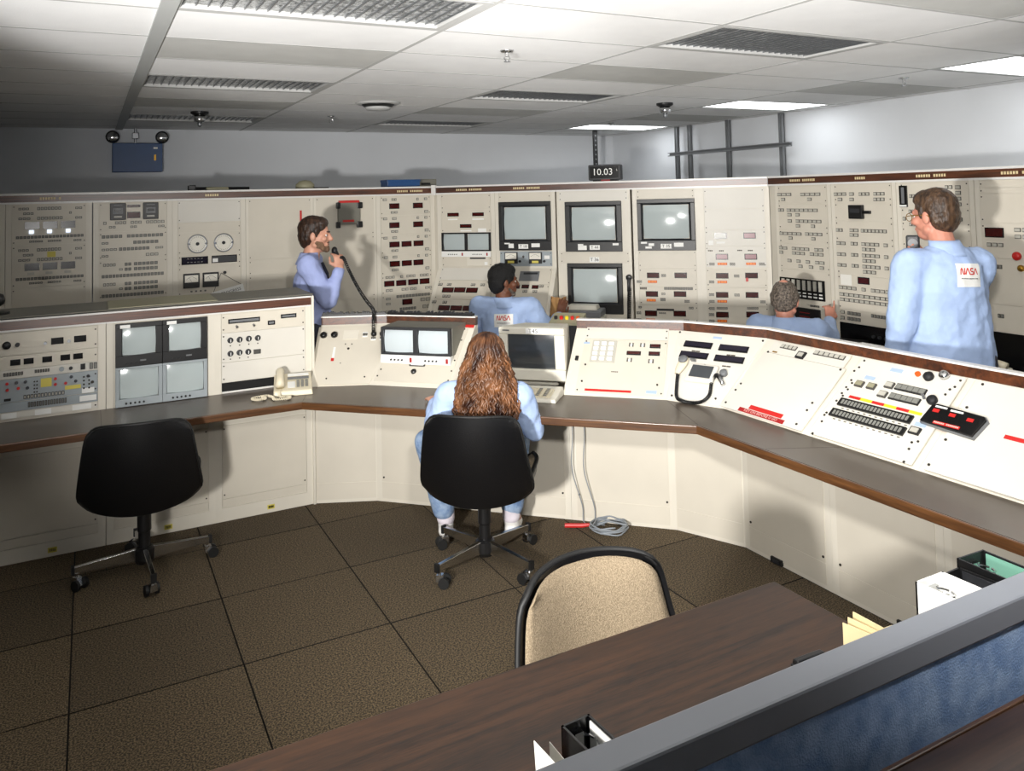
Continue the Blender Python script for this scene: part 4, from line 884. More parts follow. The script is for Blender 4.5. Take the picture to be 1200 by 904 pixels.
d.plate('marker_stripe', 0.11, 0.255, 0.014, 0.09, 'label_white'); d.plate('red_marker', 0.108, 0.2, 0.018, 0.022, 'red', 0.003)
d.done()
# twin monitor console
t = cabinet('control_console', 'cream sloped console unit with a hooded twin monitor left of the long haired woman', GC, corner(1), station(1, 0.565))
d = SDet(t, SCM).start(); d.panel(0.02, 0.475, 'cream', x=0.285, screws=False)
for x, z in ((0.055, 0.06), (0.06, 0.11), (0.07, 0.2), (0.515, 0.05), (0.515, 0.12), (0.512, 0.2), (0.51, 0.36), (0.505, 0.45)): d.scr.cyl((x, -0.009, z), (x, -0.003, z), 0.005, n=6)
MB().box(0.235, 0.335, -0.010, -0.004, 0.145, 0.163).build('label_frame', 'ink', t); MB().box(0.243, 0.327, -0.012, -0.008, 0.149, 0.159).build('label_card', 'label_white', t)
MB().lathe([(0.016, 0), (0.016, -0.01), (0.01, -0.016)], 14, (0.279, -0.006, 0.102), 'y').build('lock', 'black_plastic', t)
d.plate('red_tape', 0.53, 0.475, 0.06, 0.02, 'red', 0.003)
d.done()
hood = thing('hooded_monitor', 'white fronted twin monitor in a grey hood on the sloped console', 'monitor', SCM)
# front of the hood stands upright: build in slope frame coordinates turned to world vertical
Mi = SCM.inverted().to_3x3(); up = Mi @ Vector((0, 0, 1)); fw = Mi @ Vector((-R2, -R2, 0))
o0 = Vector((0.045, -0.006, 0.165)); wv = 0.455
def hp(x, a, b): p = o0+Vector((x, 0, 0))+up*a+fw*b; return tuple(p)
def hbox(x0, x1, a0, a1, b0, b1, nm, m_, par=hood, bev=0.0):
    return MB().hexa([hp(x0, a0, b0), hp(x1, a0, b0), hp(x1, a0, b1), hp(x0, a0, b1)], [hp(x0, a1, b0), hp(x1, a1, b0), hp(x1, a1, b1), hp(x0, a1, b1)]).build(nm, m_, par, bevel=bev)
HB = 0.010
hbox(0, wv, 0.0, 0.05, -0.03, HB+0.004, 'control_strip', 'label_white')
m = MB()
m.hexa([hp(-0.004, 0.05, -0.25), hp(wv+0.004, 0.05, -0.25), hp(wv+0.004, 0.05, -0.02), hp(-0.004, 0.05, -0.02)], [hp(-0.004, 0.215, -0.25), hp(wv+0.004, 0.215, -0.25), hp(wv+0.004, 0.215, -0.02), hp(-0.004, 0.215, -0.02)])
m.build('hood', 'rack_top', hood)
for x0, x1, a0, a1 in ((0, wv, 0.05, 0.062), (0, wv, 0.2, 0.215), (0, 0.016, 0.062, 0.2), (wv-0.016, wv, 0.062, 0.2), (wv/2-0.014, wv/2+0.014, 0.062, 0.2)): hbox(x0, x1, a0, a1, -0.02, HB, 'bezel', 'charcoal')
for cx in (wv/4+0.001, wv*3/4-0.001):
    def fn(u, v_, cx=cx):
        a, b = u*2-1, v_*2-1; return hp(cx+a*0.098*(1-0.03*b*b), 0.131+b*0.068*(1-0.03*a*a), -0.012+0.014*(1-0.55*a*a-0.45*b*b))
    MB().grid(fn, 10, 8).build('screen', 'crt_light', hood, smooth=True)
m = MB()
for cx in (0.11, 0.335):
    for k in range(4): p = Vector(hp(cx-0.04+0.024*k, 0.022, HB+0.003)); q_ = Vector(hp(cx-0.04+0.024*k, 0.022, HB+0.012)); m.cyl(p, q_, 0.0055, n=8)
m.build('knobs', 'ink', hood, kind='stuff')
for cx in (0.20, 0.435): hbox(cx-0.006, cx+0.006, 0.01, 0.037, HB, HB+0.012, 'power_switch', 'red_deep')
# opening with the terminal: base only
cabinet('low_console_base', 'cream base unit under the computer terminal', GC, station(1, 0.566), station(1, 1.211), sloped=False)
# keypad console
t = cabinet('control_console', 'cream sloped console unit with a white keypad and red readouts right of the terminal', GC, station(1, 1.212), corner(2))
d = SDet(t, SCM).start(); d.panel(0.405, 0.495, 'panel_white_or_flashlit', x=1.518); d.panel(0.01, 0.403, 'cream', x=1.518)
o = MB().box(1.327, 1.47, -0.009, -0.004, 0.228, 0.39).build('keypad', 'button_cap', t)
for i in range(3):
    for j in range(4): 
        kx, kz = 1.353+0.0435*i, 0.253+0.0372*j
        k_ = MB().cb(kx, kz, 0.031, 0.024, -0.018, -0.008).build('key', 'label_white', t, bevel=0.003)
d.row(1.535, 1.573, 0.365, 2, 0.026, 0.35); d.row(1.598, 1.639, 0.365, 2, 0.026, 0.35); d.row(1.533, 1.575, 0.253, 2, 0.026, 0.35); d.row(1.654, 1.698, 0.249, 2, 0.026, 0.35)
for x, z in ((1.554, 0.364), (1.618, 0.364), (1.554, 0.252), (1.676, 0.248)): d.plate('label_plate', x, z, 0.016, 0.016, 'label_white')
d.disp(1.691, 0.359, 0.06, 0.028); d.disp(1.574, 0.303, 0.08, 0.027); d.disp(1.69, 0.304, 0.062, 0.027)
d.plate('red_tape', 1.458, 0.033, 0.257, 0.014, 'red', 0.002); d.plate('blue_label', 1.695, 0.037, 0.057, 0.02, 'label_blue'); d.plate('blue_label', 1.292, 0.37, 0.035, 0.014, 'label_blue'); d.plate('catch', 1.251, 0.252, 0.018, 0.03, 'ink', 0.006)
for x, z in ((1.307, 0.208), (1.724, 0.204), (1.305, 0.09), (1.723, 0.087)): d.scr.cyl((x, -0.01, z), (x, -0.003, z), 0.006, n=6)
d.row(1.46, 1.5, 0.165, 5, 0.006, style=2)
d.done()
# wedge with the handset microphone
t = cabinet('control_console', 'wedge shaped cream console unit with four dark readouts and a curly cord microphone', GC, corner(2), corner(3))
WR = slope_frame(corner(2), corner(3))
d = SDet(t, WR).start()
MB().prism([(0.012, 0.006), (0.30, 0.006), (0.425, 0.488), (-0.105, 0.488)], -0.005, 0.0, 'y').build('panel', 'panel_white_or_flashlit', t)
for x, z in ((0.055, 0.396), (0.263, 0.394), (0.056, 0.319), (0.261, 0.317)): d.disp(x, z, 0.165, 0.043, 'display_violet')
for x, z in ((0.057, 0.35), (0.262, 0.347), (0.26, 0.268)): d.row(x-0.025, x+0.025, z, 2, 0.008, 0.9, style=2)
d.plate('blue_label', 0.149, 0.461, 0.05, 0.014, 'label_blue'); d.plate('hook', 0.07, 0.278, 0.03, 0.008, 'steel', 0.02)
o = MB().cb(0.148, 0.19, 0.165, 0.118, -0.028, -0.005).build('intercom', 'panel_white_or_flashlit', t, bevel=0.008); MB().cb(0.148, 0.195, 0.12, 0.08, -0.031, -0.027).build('intercom_screen', 'crt_dark', t)
for x, z in ((-0.085, 0.478), (0.405, 0.47), (0.03, 0.03), (0.27, 0.05), (0.14, 0.258)): d.scr.cyl((x, -0.009, z), (x, -0.003, z), 0.006, n=6)
MB().lathe([(0.02, 0), (0.02, -0.02), (0.012, -0.024)], 14, (0.265, -0.006, 0.213), 'y').build('socket', 'grey_plastic', t, smooth=True)
m = MB(); m.cyl((0.285, -0.012, 0.14), (0.245, -0.016, 0.19), 0.012, 0.014, 12); m.build('plug', 'chrome', t, smooth=True)
d.done()
mic = thing('hand_microphone', 'cream hand microphone with black curly cord hung on the sloped console', 'microphone', WR)
def micf(u, v):
    a = 2*math.pi*u; z = 0.16+0.12*v; k = math.sin(math.pi*min(1, 0.12+0.84*v))**0.5*(0.55+0.45*v)
    return (0.018+0.035*math.cos(a)*k+0.012*v, -0.028+0.022*math.sin(a)*k, z)
MB().grid(micf, 20, 12).build('body', 'phone', mic, smooth=True); MB().lathe([(0.026, -0.046), (0.024, -0.054), (0.01, -0.056)], 18, (0.028, 0, 0.25), 'y').build('grille', 'grey_plastic', mic, smooth=True)
ctl = [Vector(p) for p in ((0.02, -0.02, 0.165), (0.04, -0.018, 0.09), (0.065, -0.016, 0.02), (0.10, -0.016, 0.0), (0.16, -0.016, -0.004), (0.21, -0.016, 0.012), (0.235, -0.016, 0.06), (0.222, -0.018, 0.14), (0.23, -0.02, 0.19), (0.25, -0.018, 0.185))]
def catmull(P, n):
    out = []
    for i in range(len(P)-1):
        a, b, c, e = P[max(i-1, 0)], P[i], P[i+1], P[min(i+2, len(P)-1)]
        for k in range(n):
            s_ = k/n; out.append(0.5*((2*b)+(c-a)*s_+(2*a-5*b+4*c-e)*s_**2+(3*b-a-3*c+e)*s_**3))
    return out+[P[-1]]
def coil(P, n, r, turns, tr, name, m_, parent, sides=5, straight=0.0):
    pts = catmull(P, n); N_ = len(pts); res = int(turns*9); out = []
    for k in range(res+1):
        f = k/res*(N_-1); i = min(int(f), N_-2); p = pts[i].lerp(pts[i+1], f-i); dd = (pts[i+1]-pts[i]).normalized(); a = dd.orthogonal().normalized(); b = dd.cross(a); th = 2*math.pi*turns*k/res
        out.append(p+(a*math.cos(th)+b*math.sin(th))*r)
    return MB().tube(out, tr, sides).build(name, m_, parent)
coil(ctl, 10, 0.0072, 70, 0.0029, 'coiled_cord', 'black_plastic', mic)
# right run, flash brightness put into the whiter face colour
def SRst(x): return station(3, x+0.0)
base_off = 3.2-3.2
t = cabinet('control_console', 'sloped flash-whitened console bay with red warning tapes at its lower edge', GC, corner(3), station(3, 0.552))
d = SDet(t, SRM).start(); MB().prism([(0.0, 0.01), (0.53, 0.01), (0.53, 0.40), (0.02, 0.40)], -0.006, 0, 'y').build('panel', 'panel_white_or_flashlit', t); MB().prism([(0.03, 0.403), (0.51, 0.403), (0.51, 0.483), (0.035, 0.483)], -0.006, 0, 'y').build('panel', 'panel_white_or_flashlit', t)
for x, z in ((0.04, 0.403), (0.027, 0.169), (0.025, 0.124), (0.025, 0.037), (0.489, 0.17), (0.489, 0.124), (0.487, 0.037), (0.508, 0.39)): d.scr.cyl((x, -0.009, z), (x, -0.003, z), 0.006, n=6)
d.row(0.09, 0.195, 0.458, 4, 0.026, 0.95); d.row(0.306, 0.49, 0.46, 6, 0.026, 0.95); o = d.plate('push_switch', 0.247, 0.424, 0.05, 0.042, 'ink', 0.008); d.plate('switch_cap', 0.247, 0.424, 0.03, 0.024, 'button_cap', 0.012)
d.plate('red_tape', 0.285, 0.053, 0.21, 0.024, 'red', 0.002); d.plate('red_tape', 0.273, 0.025, 0.29, 0.022, 'red_deep', 0.003); d.text('KEY ON BEFORE U GO', 0.021, 0.273, 0.025, 'ink_pale', d=0.0045)
d.plate('amber_label', 0.08, 0.412, 0.03, 0.008, 'brass'); d.done()
t = cabinet('control_console', 'sloped flash-whitened console bay with two long black button strips and a red and yellow stripe', GC, station(3, 0.553), station(3, 1.105))
d = SDet(t, SRM).start(); d.panel(0.012, 0.488, 'panel_white_or_flashlit', 0.5, x=0.83, screws=False)
for x, z in ((0.593, 0.47), (0.591, 0.426), (0.58, 0.40), (0.597, 0.345), (0.61, 0.33), (0.597, 0.30), (0.612, 0.29), (0.597, 0.262), (0.61, 0.25), (0.597, 0.215), (0.588, 0.125), (0.597, 0.089), (0.59, 0.14), (1.064, 0.466), (1.058, 0.428), (1.045, 0.41), (1.04, 0.38), (1.03, 0.113), (1.051, 0.125), (1.035, 0.08), (0.594, 0.016), (1.047, 0.017)): d.scr.cyl((x, -0.009, z), (x, -0.003, z), 0.0055, n=6)
for x, z in ((0.65, 0.333), (0.712, 0.335), (0.789, 0.362), (0.785, 0.307)): d.plate('push_switch', x, z, 0.042, 0.034, 'button_frame', 0.008, bevel=0.002); d.plate('switch_cap', x, z, 0.032, 0.022, 'button_tan' if x < 0.75 else 'button_cap', 0.012)
for z in (0.365, 0.309):
    d.plate('switch_bank', 0.89, z, 0.142, 0.034, 'ink', 0.006)
    for k in range(5): d.plate('switch_cap', 0.835+0.0275*k, z, 0.024, 0.024, 'button_grey', 0.01)
for k in range(6): d.plate('stripe_segment', 0.67+0.06*k, 0.2555, 0.058, 0.014, 'red' if k % 2 == 0 else 'yellow', 0.002)
for z, x0, x1 in ((0.2145, 0.614, 0.977), (0.15, 0.609, 0.979)):
    d.plate('button_strip', (x0+x1)/2, z, x1-x0, 0.042, 'black_gloss', 0.008)
    for k in range(20): d.grey.cb(x0+0.012+(x1-x0-0.024)*(k+0.5)/20, z, 0.011, 0.024, -0.016, -0.012)
    for k in range(12): d.lab.cb(x0+0.02+(x1-x0-0.02)*(k+0.5)/12, z-0.03, 0.012, 0.004, -0.0075, -0.005)
d.plate('blue_label', 0.773, 0.452, 0.06, 0.02, 'label_blue'); d.plate('blue_label', 0.676, 0.38, 0.05, 0.02, 'label_blue'); d.plate('blue_label', 1.02, 0.205, 0.05, 0.02, 'label_blue')
MB().cyl((0.878, -0.006, 0.453), (0.878, -0.016, 0.453), 0.012).build('indicator_lamp', 'orange', t)
for x, z, m_ in ((0.931, 0.45, 'ink'), (1.007, 0.334, 'ink'), (0.991, 0.474, 'chrome')): MB().lathe([(0.022, 0), (0.022, -0.014), (0.014, -0.022)], 16, (x, -0.006, z), 'y').build('knob', m_, t, smooth=True)
MB().cyl((0.969, -0.006, 0.336), (0.962, -0.026, 0.345), 0.006).build('toggle', 'steel', t); d.plate('push_switch', 1.015, 0.168, 0.046, 0.034, 'ink', 0.008); d.plate('switch_cap', 1.015, 0.168, 0.032, 0.022, 'button_cap', 0.012)
d.done()
t = cabinet('control_console', 'sloped flash-whitened console bay with a raised black switch box at the right', GC, station(3, 1.106), station(3, 1.66))
d = SDet(t, SRM).start(); d.panel(0.012, 0.488, 'panel_white_or_flashlit', 0.5, x=1.385, screws=False)
for x, z in ((1.156, 0.47), (1.151, 0.341), (1.147, 0.168), (1.143, 0.038)): d.scr.cyl((x, -0.009, z), (x, -0.003, z), 0.006, n=6)
MB().prism([(1.02, 0.214), (1.245, 0.2), (1.262, 0.29), (1.25, 0.302), (1.05, 0.312), (1.03, 0.3)], -0.028, -0.006, 'y').build('switch_box', 'black_gloss', t, bevel=0.003)
MB().prism([(1.018, 0.211), (1.248, 0.197), (1.266, 0.291), (1.252, 0.306), (1.048, 0.316), (1.027, 0.302)], -0.020, -0.006, 'y').build('switch_box_body', 'grey_plastic', t)
for x, z, w_ in ((1.075, 0.297, 0.05), (1.143, 0.293, 0.052)): d.plate('legend_bar', x, z, w_, 0.008, 'label_white', 0.024)
for x, z in ((1.062, 0.276), (1.133, 0.272), (1.208, 0.269)): o = d.plate('red_tag', x, z, 0.026, 0.016, 'red', 0.024)
d.plate('red_label', 1.133, 0.22, 0.11, 0.014, 'red', 0.024)
mm = MB()
for k in range(14):
    if k != 6: mm.cb(1.084+0.0075*k, 0.22, 0.005, 0.007, -0.0312, -0.0295)
mm.build('worn_lettering', 'ink_pale', t, kind='stuff')
d.plate('red_tape', 1.41, 0.25, 0.14, 0.018, 'red', 0.002); d.done()
t = cabinet('control_console', 'sloped flash-whitened console bay cut off by the right frame edge', GC, station(3, 1.661), station(3, 2.21))
d = SDet(t, SRM).start(); d.panel(0.012, 0.488, 'panel_white_or_flashlit', 0.5, x=1.935); d.done()
t = cabinet('control_console', 'sloped cream console bay beyond the right frame edge', GC, station(3, 2.211), station(3, 2.9))
# dark edge strip of connectors on top of the left wedge and twin monitor console
st = thing('connector_strip', 'dark patch strip lying along the top edge of the angled console', 'connector strip', None)
a_, b_, c_ = off(0, OT-0.006), off(1, OT-0.006), station(1, 0.55)(OT-0.006)
for p, q in ((a_, b_), (b_, c_)):
    u = (q-p).normalized(); L = (q-p).length; F_ = mframe((p.x, p.y, ZC+0.001), (u.x, u.y, 0), (-u.y, u.x, 0))
    MB().box(0.005, L-0.005, 0.0, 0.045, 0, 0.014).build('strip', 'black_plastic', st, M=F_)
    m = MB(); k = 0
    while 0.012*k < L-0.03:
        if random.random() < 0.7: m.box(0.01+0.012*k, 0.018+0.012*k, 0.004, 0.03, 0.014, 0.014+random.uniform(0.004, 0.014))
        k += 1
    m.build('connector_pins', 'charcoal', st, kind='stuff', M=F_)
# ---- worktop
WP = [(-1.6, 4.53), (1.045, 4.53), (2.553, 3.022), (2.553, 0.2), (2.988, 0.2), (2.988, 3.199), (2.829, 3.548), (1.559, 4.818), (1.2, 4.972), (-1.6, 4.976)]
t = thing('worktop', 'long angled brown laminate worktop running along the front of the consoles', 'worktop')
MB().prism(WP, WT-0.038, WT).build('top', 'brown_top', t)
def edge(p, q, m_, nm='edge_strip'):
    p, q = Vector(p), Vector(q); u = (q-p).normalized(); F_ = mframe((p.x, p.y, WT), (u.x, u.y, 0), (-u.y, u.x, 0)); L = (q-p).length
    MB().box(0, L, -0.012, 0.0, -0.040, -0.0005).build(nm, m_, t, M=F_, bevel=0.004, seg=3)
edge(WP[0], WP[1], 'wood_edge'); edge(WP[1], WP[2], 'wood_edge'); edge(WP[2], WP[3], 'wood_edge')
mat('seam', (60, 52, 45), 0.5)
for p, q in (((0.06, 4.54), (0.06, 4.97)), ((1.05, 4.54), (1.21, 4.96)), ((2.56, 2.6), (2.86, 2.44)), ((2.56, 3.03), (2.72, 3.46))):
    p, q = Vector(p), Vector(q); u = (q-p).normalized(); n = Vector((-u.y, u.x))*0.0015
    MB().prism([(p.x-n.x, p.y-n.y), (q.x-n.x, q.y-n.y), (q.x+n.x, q.y+n.y), (p.x+n.x, p.y+n.y)], WT-0.001, WT+0.0003).build('joint', 'seam', t)
# ================================================================ things on the worktop and floor
# telephone
t = thing('telephone', 'cream desk telephone with curly cord on the brown worktop', 'telephone', zrot(1.055, 4.80, WT, -12))
MB().hexa([(-0.11, -0.115, 0), (0.11, -0.115, 0), (0.11, 0.115, 0), (-0.11, 0.115, 0)], [(-0.105, -0.11, 0.03), (0.105, -0.11, 0.03), (0.105, 0.11, 0.085), (-0.105, 0.11, 0.085)]).build('body', 'phone', t, bevel=0.006)
sl = math.atan2(0.055, 0.22)
Mf = Matrix.Translation((0, 0, 0.058)) @ Matrix.Rotation(sl, 4, 'X')
m = MB(); m.tube([(-0.072, -0.095, 0.02), (-0.072, -0.06, 0.042), (-0.072, 0.06, 0.042), (-0.072, 0.095, 0.02)], [0.026, 0.022, 0.022, 0.026], 10); m.build('handset', 'phone', t, smooth=True, M=Mf)
for i in range(3):
    for j in range(4): MB().box(0.02+i*0.024, 0.036+i*0.024, -0.08+j*0.022, -0.066+j*0.022, 0.003, 0.008).build('key', 'button_grey', t, M=Mf)
MB().box(-0.03, 0.012, -0.085, -0.01, 0.003, 0.005).build('index_card', 'label_white', t, M=Mf); MB().box(-0.03, 0.09, 0.02, 0.045, 0.003, 0.007).build('line_keys', 'grey_plastic', t, M=Mf); MB().box(-0.03, 0.09, 0.06, 0.09, 0.003, 0.006).build('display_strip', 'label_white', t, M=Mf)
P = [Vector(p) for p in ((-0.075, -0.115, 0.03), (-0.07, -0.15, 0.012), (-0.02, -0.17, 0.012), (-0.03, -0.21, 0.012), (-0.1, -0.2, 0.012), (-0.11, -0.15, 0.012), (-0.15, -0.1, 0.012), (-0.22, -0.14, 0.012), (-0.19, -0.18, 0.012), (-0.15, -0.16, 0.012), (-0.17, -0.12, 0.012))]
coil(P, 8, 0.005, 70, 0.003, 'coiled_cord', 'phone', t)
# computer terminal
TM = mframe((3.2-1.296*R2, 3.2+1.296*R2, WT), (R2, -R2, 0), (R2, R2, 0)) @ Matrix.Rotation(math.radians(0), 4, 'Z')
t = thing('computer_terminal', 'beige computer terminal with dark screen and a T45 card on top', 'computer', TM)
MB().box(-0.13, 0.13, 0.04, 0.30, 0, 0.045).build('stand', 'beige_case', t, bevel=0.01)
tilt = Matrix.Translation((0, 0, 0.045)) @ Matrix.Rotation(math.radians(5), 4, 'X')
m = MB(); w_, h_ = 0.39, 0.305; a = w_/2; sx0, sx1, sz0, sz1 = -0.145, 0.135, 0.065, 0.265
m.box(-a, a, -0.03, 0.0, 0, sz0); m.box(-a, a, -0.03, 0.0, sz1, h_); m.box(-a, sx0, -0.03, 0, sz0, sz1); m.box(sx1, a, -0.03, 0, sz0, sz1); m.build('bezel', 'beige_case', t, bevel=0.006, M=tilt)
MB().hexa([(-a, 0, 0), (a, 0, 0), (a*0.72, 0.33, 0.02), (-a*0.72, 0.33, 0.02)], [(-a, 0, h_), (a, 0, h_), (a*0.72, 0.33, h_-0.06), (-a*0.72, 0.33, h_-0.06)]).build('housing', 'beige_case', t, bevel=0.012, M=tilt)
o = MB().grid(lambda u, v: (sx0+(sx1-sx0)*u, -0.006-0.02*(1-0.5*(2*u-1)**2-0.5*(2*v-1)**2), sz0+(sz1-sz0)*v), 14, 10).build('screen', 'crt_dark', t, smooth=True, M=tilt)
p_ = MB().box(-0.03, 0.06, -0.033, -0.029, 0.272, 0.302).build('name_card', 'label_white', t, M=tilt); text('T45', 0.036, 'lettering', 'ink', p_, 0.015, 0.287, -0.0345)
MB().box(-0.17, -0.13, -0.0315, -0.029, 0.285, 0.292).build('maker_plate', 'grey_plastic', t, M=tilt)
kb = thing('keyboard', 'beige computer keyboard in front of the T45 terminal', 'keyboard', mframe((2.0+0.06, 3.95-0.06, WT), (R2, -R2, 0), (R2, R2, 0)))
kb.matrix_world = mframe((SCM @ Vector((1.01, 0, 0))).to_tuple()[:2]+(WT,), (R2, -R2, 0), (R2, R2, 0)) @ Matrix.Translation((0, -0.10, 0))
MB().hexa([(-0.21, -0.10, 0), (0.21, -0.10, 0), (0.21, 0.10, 0), (-0.21, 0.10, 0)], [(-0.205, -0.095, 0.018), (0.205, -0.095, 0.018), (0.205, 0.095, 0.045), (-0.205, 0.095, 0.045)]).build('case', 'beige_case', kb, bevel=0.004)
km = Matrix.Translation((0, 0, 0.0325)) @ Matrix.Rotation(math.atan2(0.027, 0.19), 4, 'X')
m = MB()
for r_ in range(5):
    for c in range(17): m.box(-0.19+c*0.0215, -0.172+c*0.0215, -0.075+r_*0.0225, -0.056+r_*0.0225, 0, 0.009)
m.build('keys', 'phone', kb, kind='stuff', M=km); m = MB()
for r_ in range(5):
    for c in (13, 15): m.box(-0.19+c*0.0215, -0.172+c*0.0215, -0.0745+r_*0.0225, -0.0565+r_*0.0225, 0.009, 0.0095)
m.build('dark_key_tops', 'button_grey', kb, kind='stuff', M=km)
# low table with small panel behind the terminal
t = thing('switch_panel', 'small grey switch panel with coloured lamps behind the terminal', 'control panel', mframe((SCM @ Vector((1.12, 0, 0))).to_tuple()[:2]+(0,), (R2, -R2, 0), (R2, R2, 0)) @ Matrix.Translation((0, 0.46, 0)))
MB().box(-0.09, 0.09, 0, 0.16, 0.69, 1.035).build('pedestal', 'charcoal', t); MB().hexa([(-0.1, -0.02, 1.035), (0.1, -0.02, 1.035), (0.1, 0.16, 1.035), (-0.1, 0.16, 1.035)], [(-0.1, -0.01, 1.045), (0.1, -0.01, 1.045), (0.1, 0.16, 1.085), (-0.1, 0.16, 1.085)]).build('panel', 'button_tan', t)
for k, mm in enumerate(('ink', 'red', 'yellow', 'red', 'orange')): MB().cyl((-0.07+0.035*k, 0.06, 1.06), (-0.07+0.035*k, 0.055, 1.078), 0.011).build('lamp', mm, t)
# cables
t = thing('coiled_cable', 'coil of grey cable with a red plug lying on the carpet', 'cable', Matrix.Translation((2.515, 3.735, 0)))
pts = []
for k in range(150):
    a = 2*math.pi*k/26; r = 0.088+0.010*math.sin(k*0.37)+0.004*math.sin(k*1.7); pts.append((r*1.05*math.cos(a)+0.006*math.sin(k*0.2), r*math.sin(a), 0.008+0.00022*k+0.003*math.sin(k*0.9)))
MB().tube(pts, 0.0045, 6).build('coil', 'cable_grey', t, smooth=True)
MB().tube([(-0.09, 0.06, 0.01), (0.0, 0.01, 0.045), (0.07, -0.06, 0.035)], 0.0045, 6).build('loose_end', 'cable_grey', t)
MB().tube([(-0.19, 0.155, 0.012), (-0.11, 0.10, 0.014), (-0.075, 0.075, 0.02)], [0.012, 0.012, 0.008], 8).build('red_plug', 'red', t)
for x, y, lb in ((2.40, 3.93, 'thin grey cable hanging below the worktop, left one'), (2.45, 3.885, 'thin grey cable hanging below the worktop, right one')):
    t = thing('hanging_cable', lb, 'cable', Matrix.Translation((x, y, 0)), 'cables under the worktop')
    MB().tube([tuple(p) for p in catmull([Vector(p) for p in ((0.0, 0.0, 0.687), (0.01, -0.01, 0.5), (-0.005, -0.02, 0.3), (0.045, -0.035, 0.1), (0.05, -0.04, 0.006), (0.075, -0.09, 0.006))], 8)], 0.003, 6).build('cord', 'cable_grey', t)
m = MB(); t = thing('floor_vent_plug', 'small black socket at the foot of the right console, farther one', 'socket', Matrix.Translation((2.975, 2.98, 0))); m.box(0, 0.018, -0.035, 0.035, 0.004, 0.03).build('plate', 'ink', t); MB().box(-0.004, 0.002, -0.02, 0.02, 0.01, 0.024).build('slots', 'charcoal', t)
m = MB(); t = thing('floor_vent_plug', 'small black socket at the foot of the right console, nearer one', 'socket', Matrix.Translation((2.975, 2.27, 0))); m.box(0, 0.018, -0.045, 0.045, 0.004, 0.034).build('plate', 'ink', t); MB().box(-0.004, 0.002, -0.02, 0.02, 0.01, 0.024).build('slots', 'charcoal', t)
# papers and clutter on the dark rear counter
t = thing('open_binder', 'black binder lying on the dark rear counter with white labels', 'binder', RR @ zrot(0.87, -0.20, 0.72, 20))
MB().box(-0.16, 0.16, -0.12, 0.12, 0, 0.03).build('cover', 'black_plastic', t, bevel=0.004); MB().box(-0.05, 0.04, -0.02, 0.01, 0.03, 0.032).build('label_card', 'label_white', t)
t = thing('paper_sheets', 'white sheet of paper at the edge of the dark rear counter', 'paper', RR @ zrot(0.96, -0.385, 0.72, 12)); MB().box(-0.15, 0.15, -0.03, 0.03, 0, 0.012).build('sheets', 'paper', t)
t = thing('card_tray', 'white card tray on the rear counter beside the standing man', 'tray', RR @ zrot(1.2, -0.33, 0.72, 0))
m = MB(); m.box(-0.09, 0.09, -0.07, -0.062, 0, 0.06); m.box(-0.09, 0.09, 0.062, 0.07, 0, 0.06); m.box(-0.09, -0.082, -0.062, 0.062, 0, 0.06); m.box(0.082, 0.09, -0.062, 0.062, 0, 0.06); m.box(-0.09, 0.09, -0.07, 0.07, 0, 0.006); m.build('tray', 'label_white', t)
for k in range(4): MB().box(-0.06+0.035*k, -0.05+0.035*k, -0.05, 0.05, 0.006, 0.05+0.006*(k % 2)).build('card', 'ink' if k % 2 else 'paper', t)
t = thing('desk_phone', 'pale handset with coiled cord on the rear counter at the right edge', 'telephone', RR @ zrot(2.0, -0.3, 0.72, 5))
MB().box(-0.09, 0.09, -0.1, 0.1, 0, 0.05).build('body', 'beige_case', t, bevel=0.01); MB().tube([(-0.1, 0, 0.07), (-0.06, 0, 0.085), (0.06, 0, 0.085), (0.1, 0, 0.07)], [0.024, 0.018, 0.018, 0.024], 10).build('handset', 'phone', t, smooth=True)
coil([Vector(p) for p in ((0.1, 0, 0.05), (0.16, -0.06, 0.012), (0.3, -0.05, 0.012))], 8, 0.007, 26, 0.003, 'coiled_cord', 'phone', t)
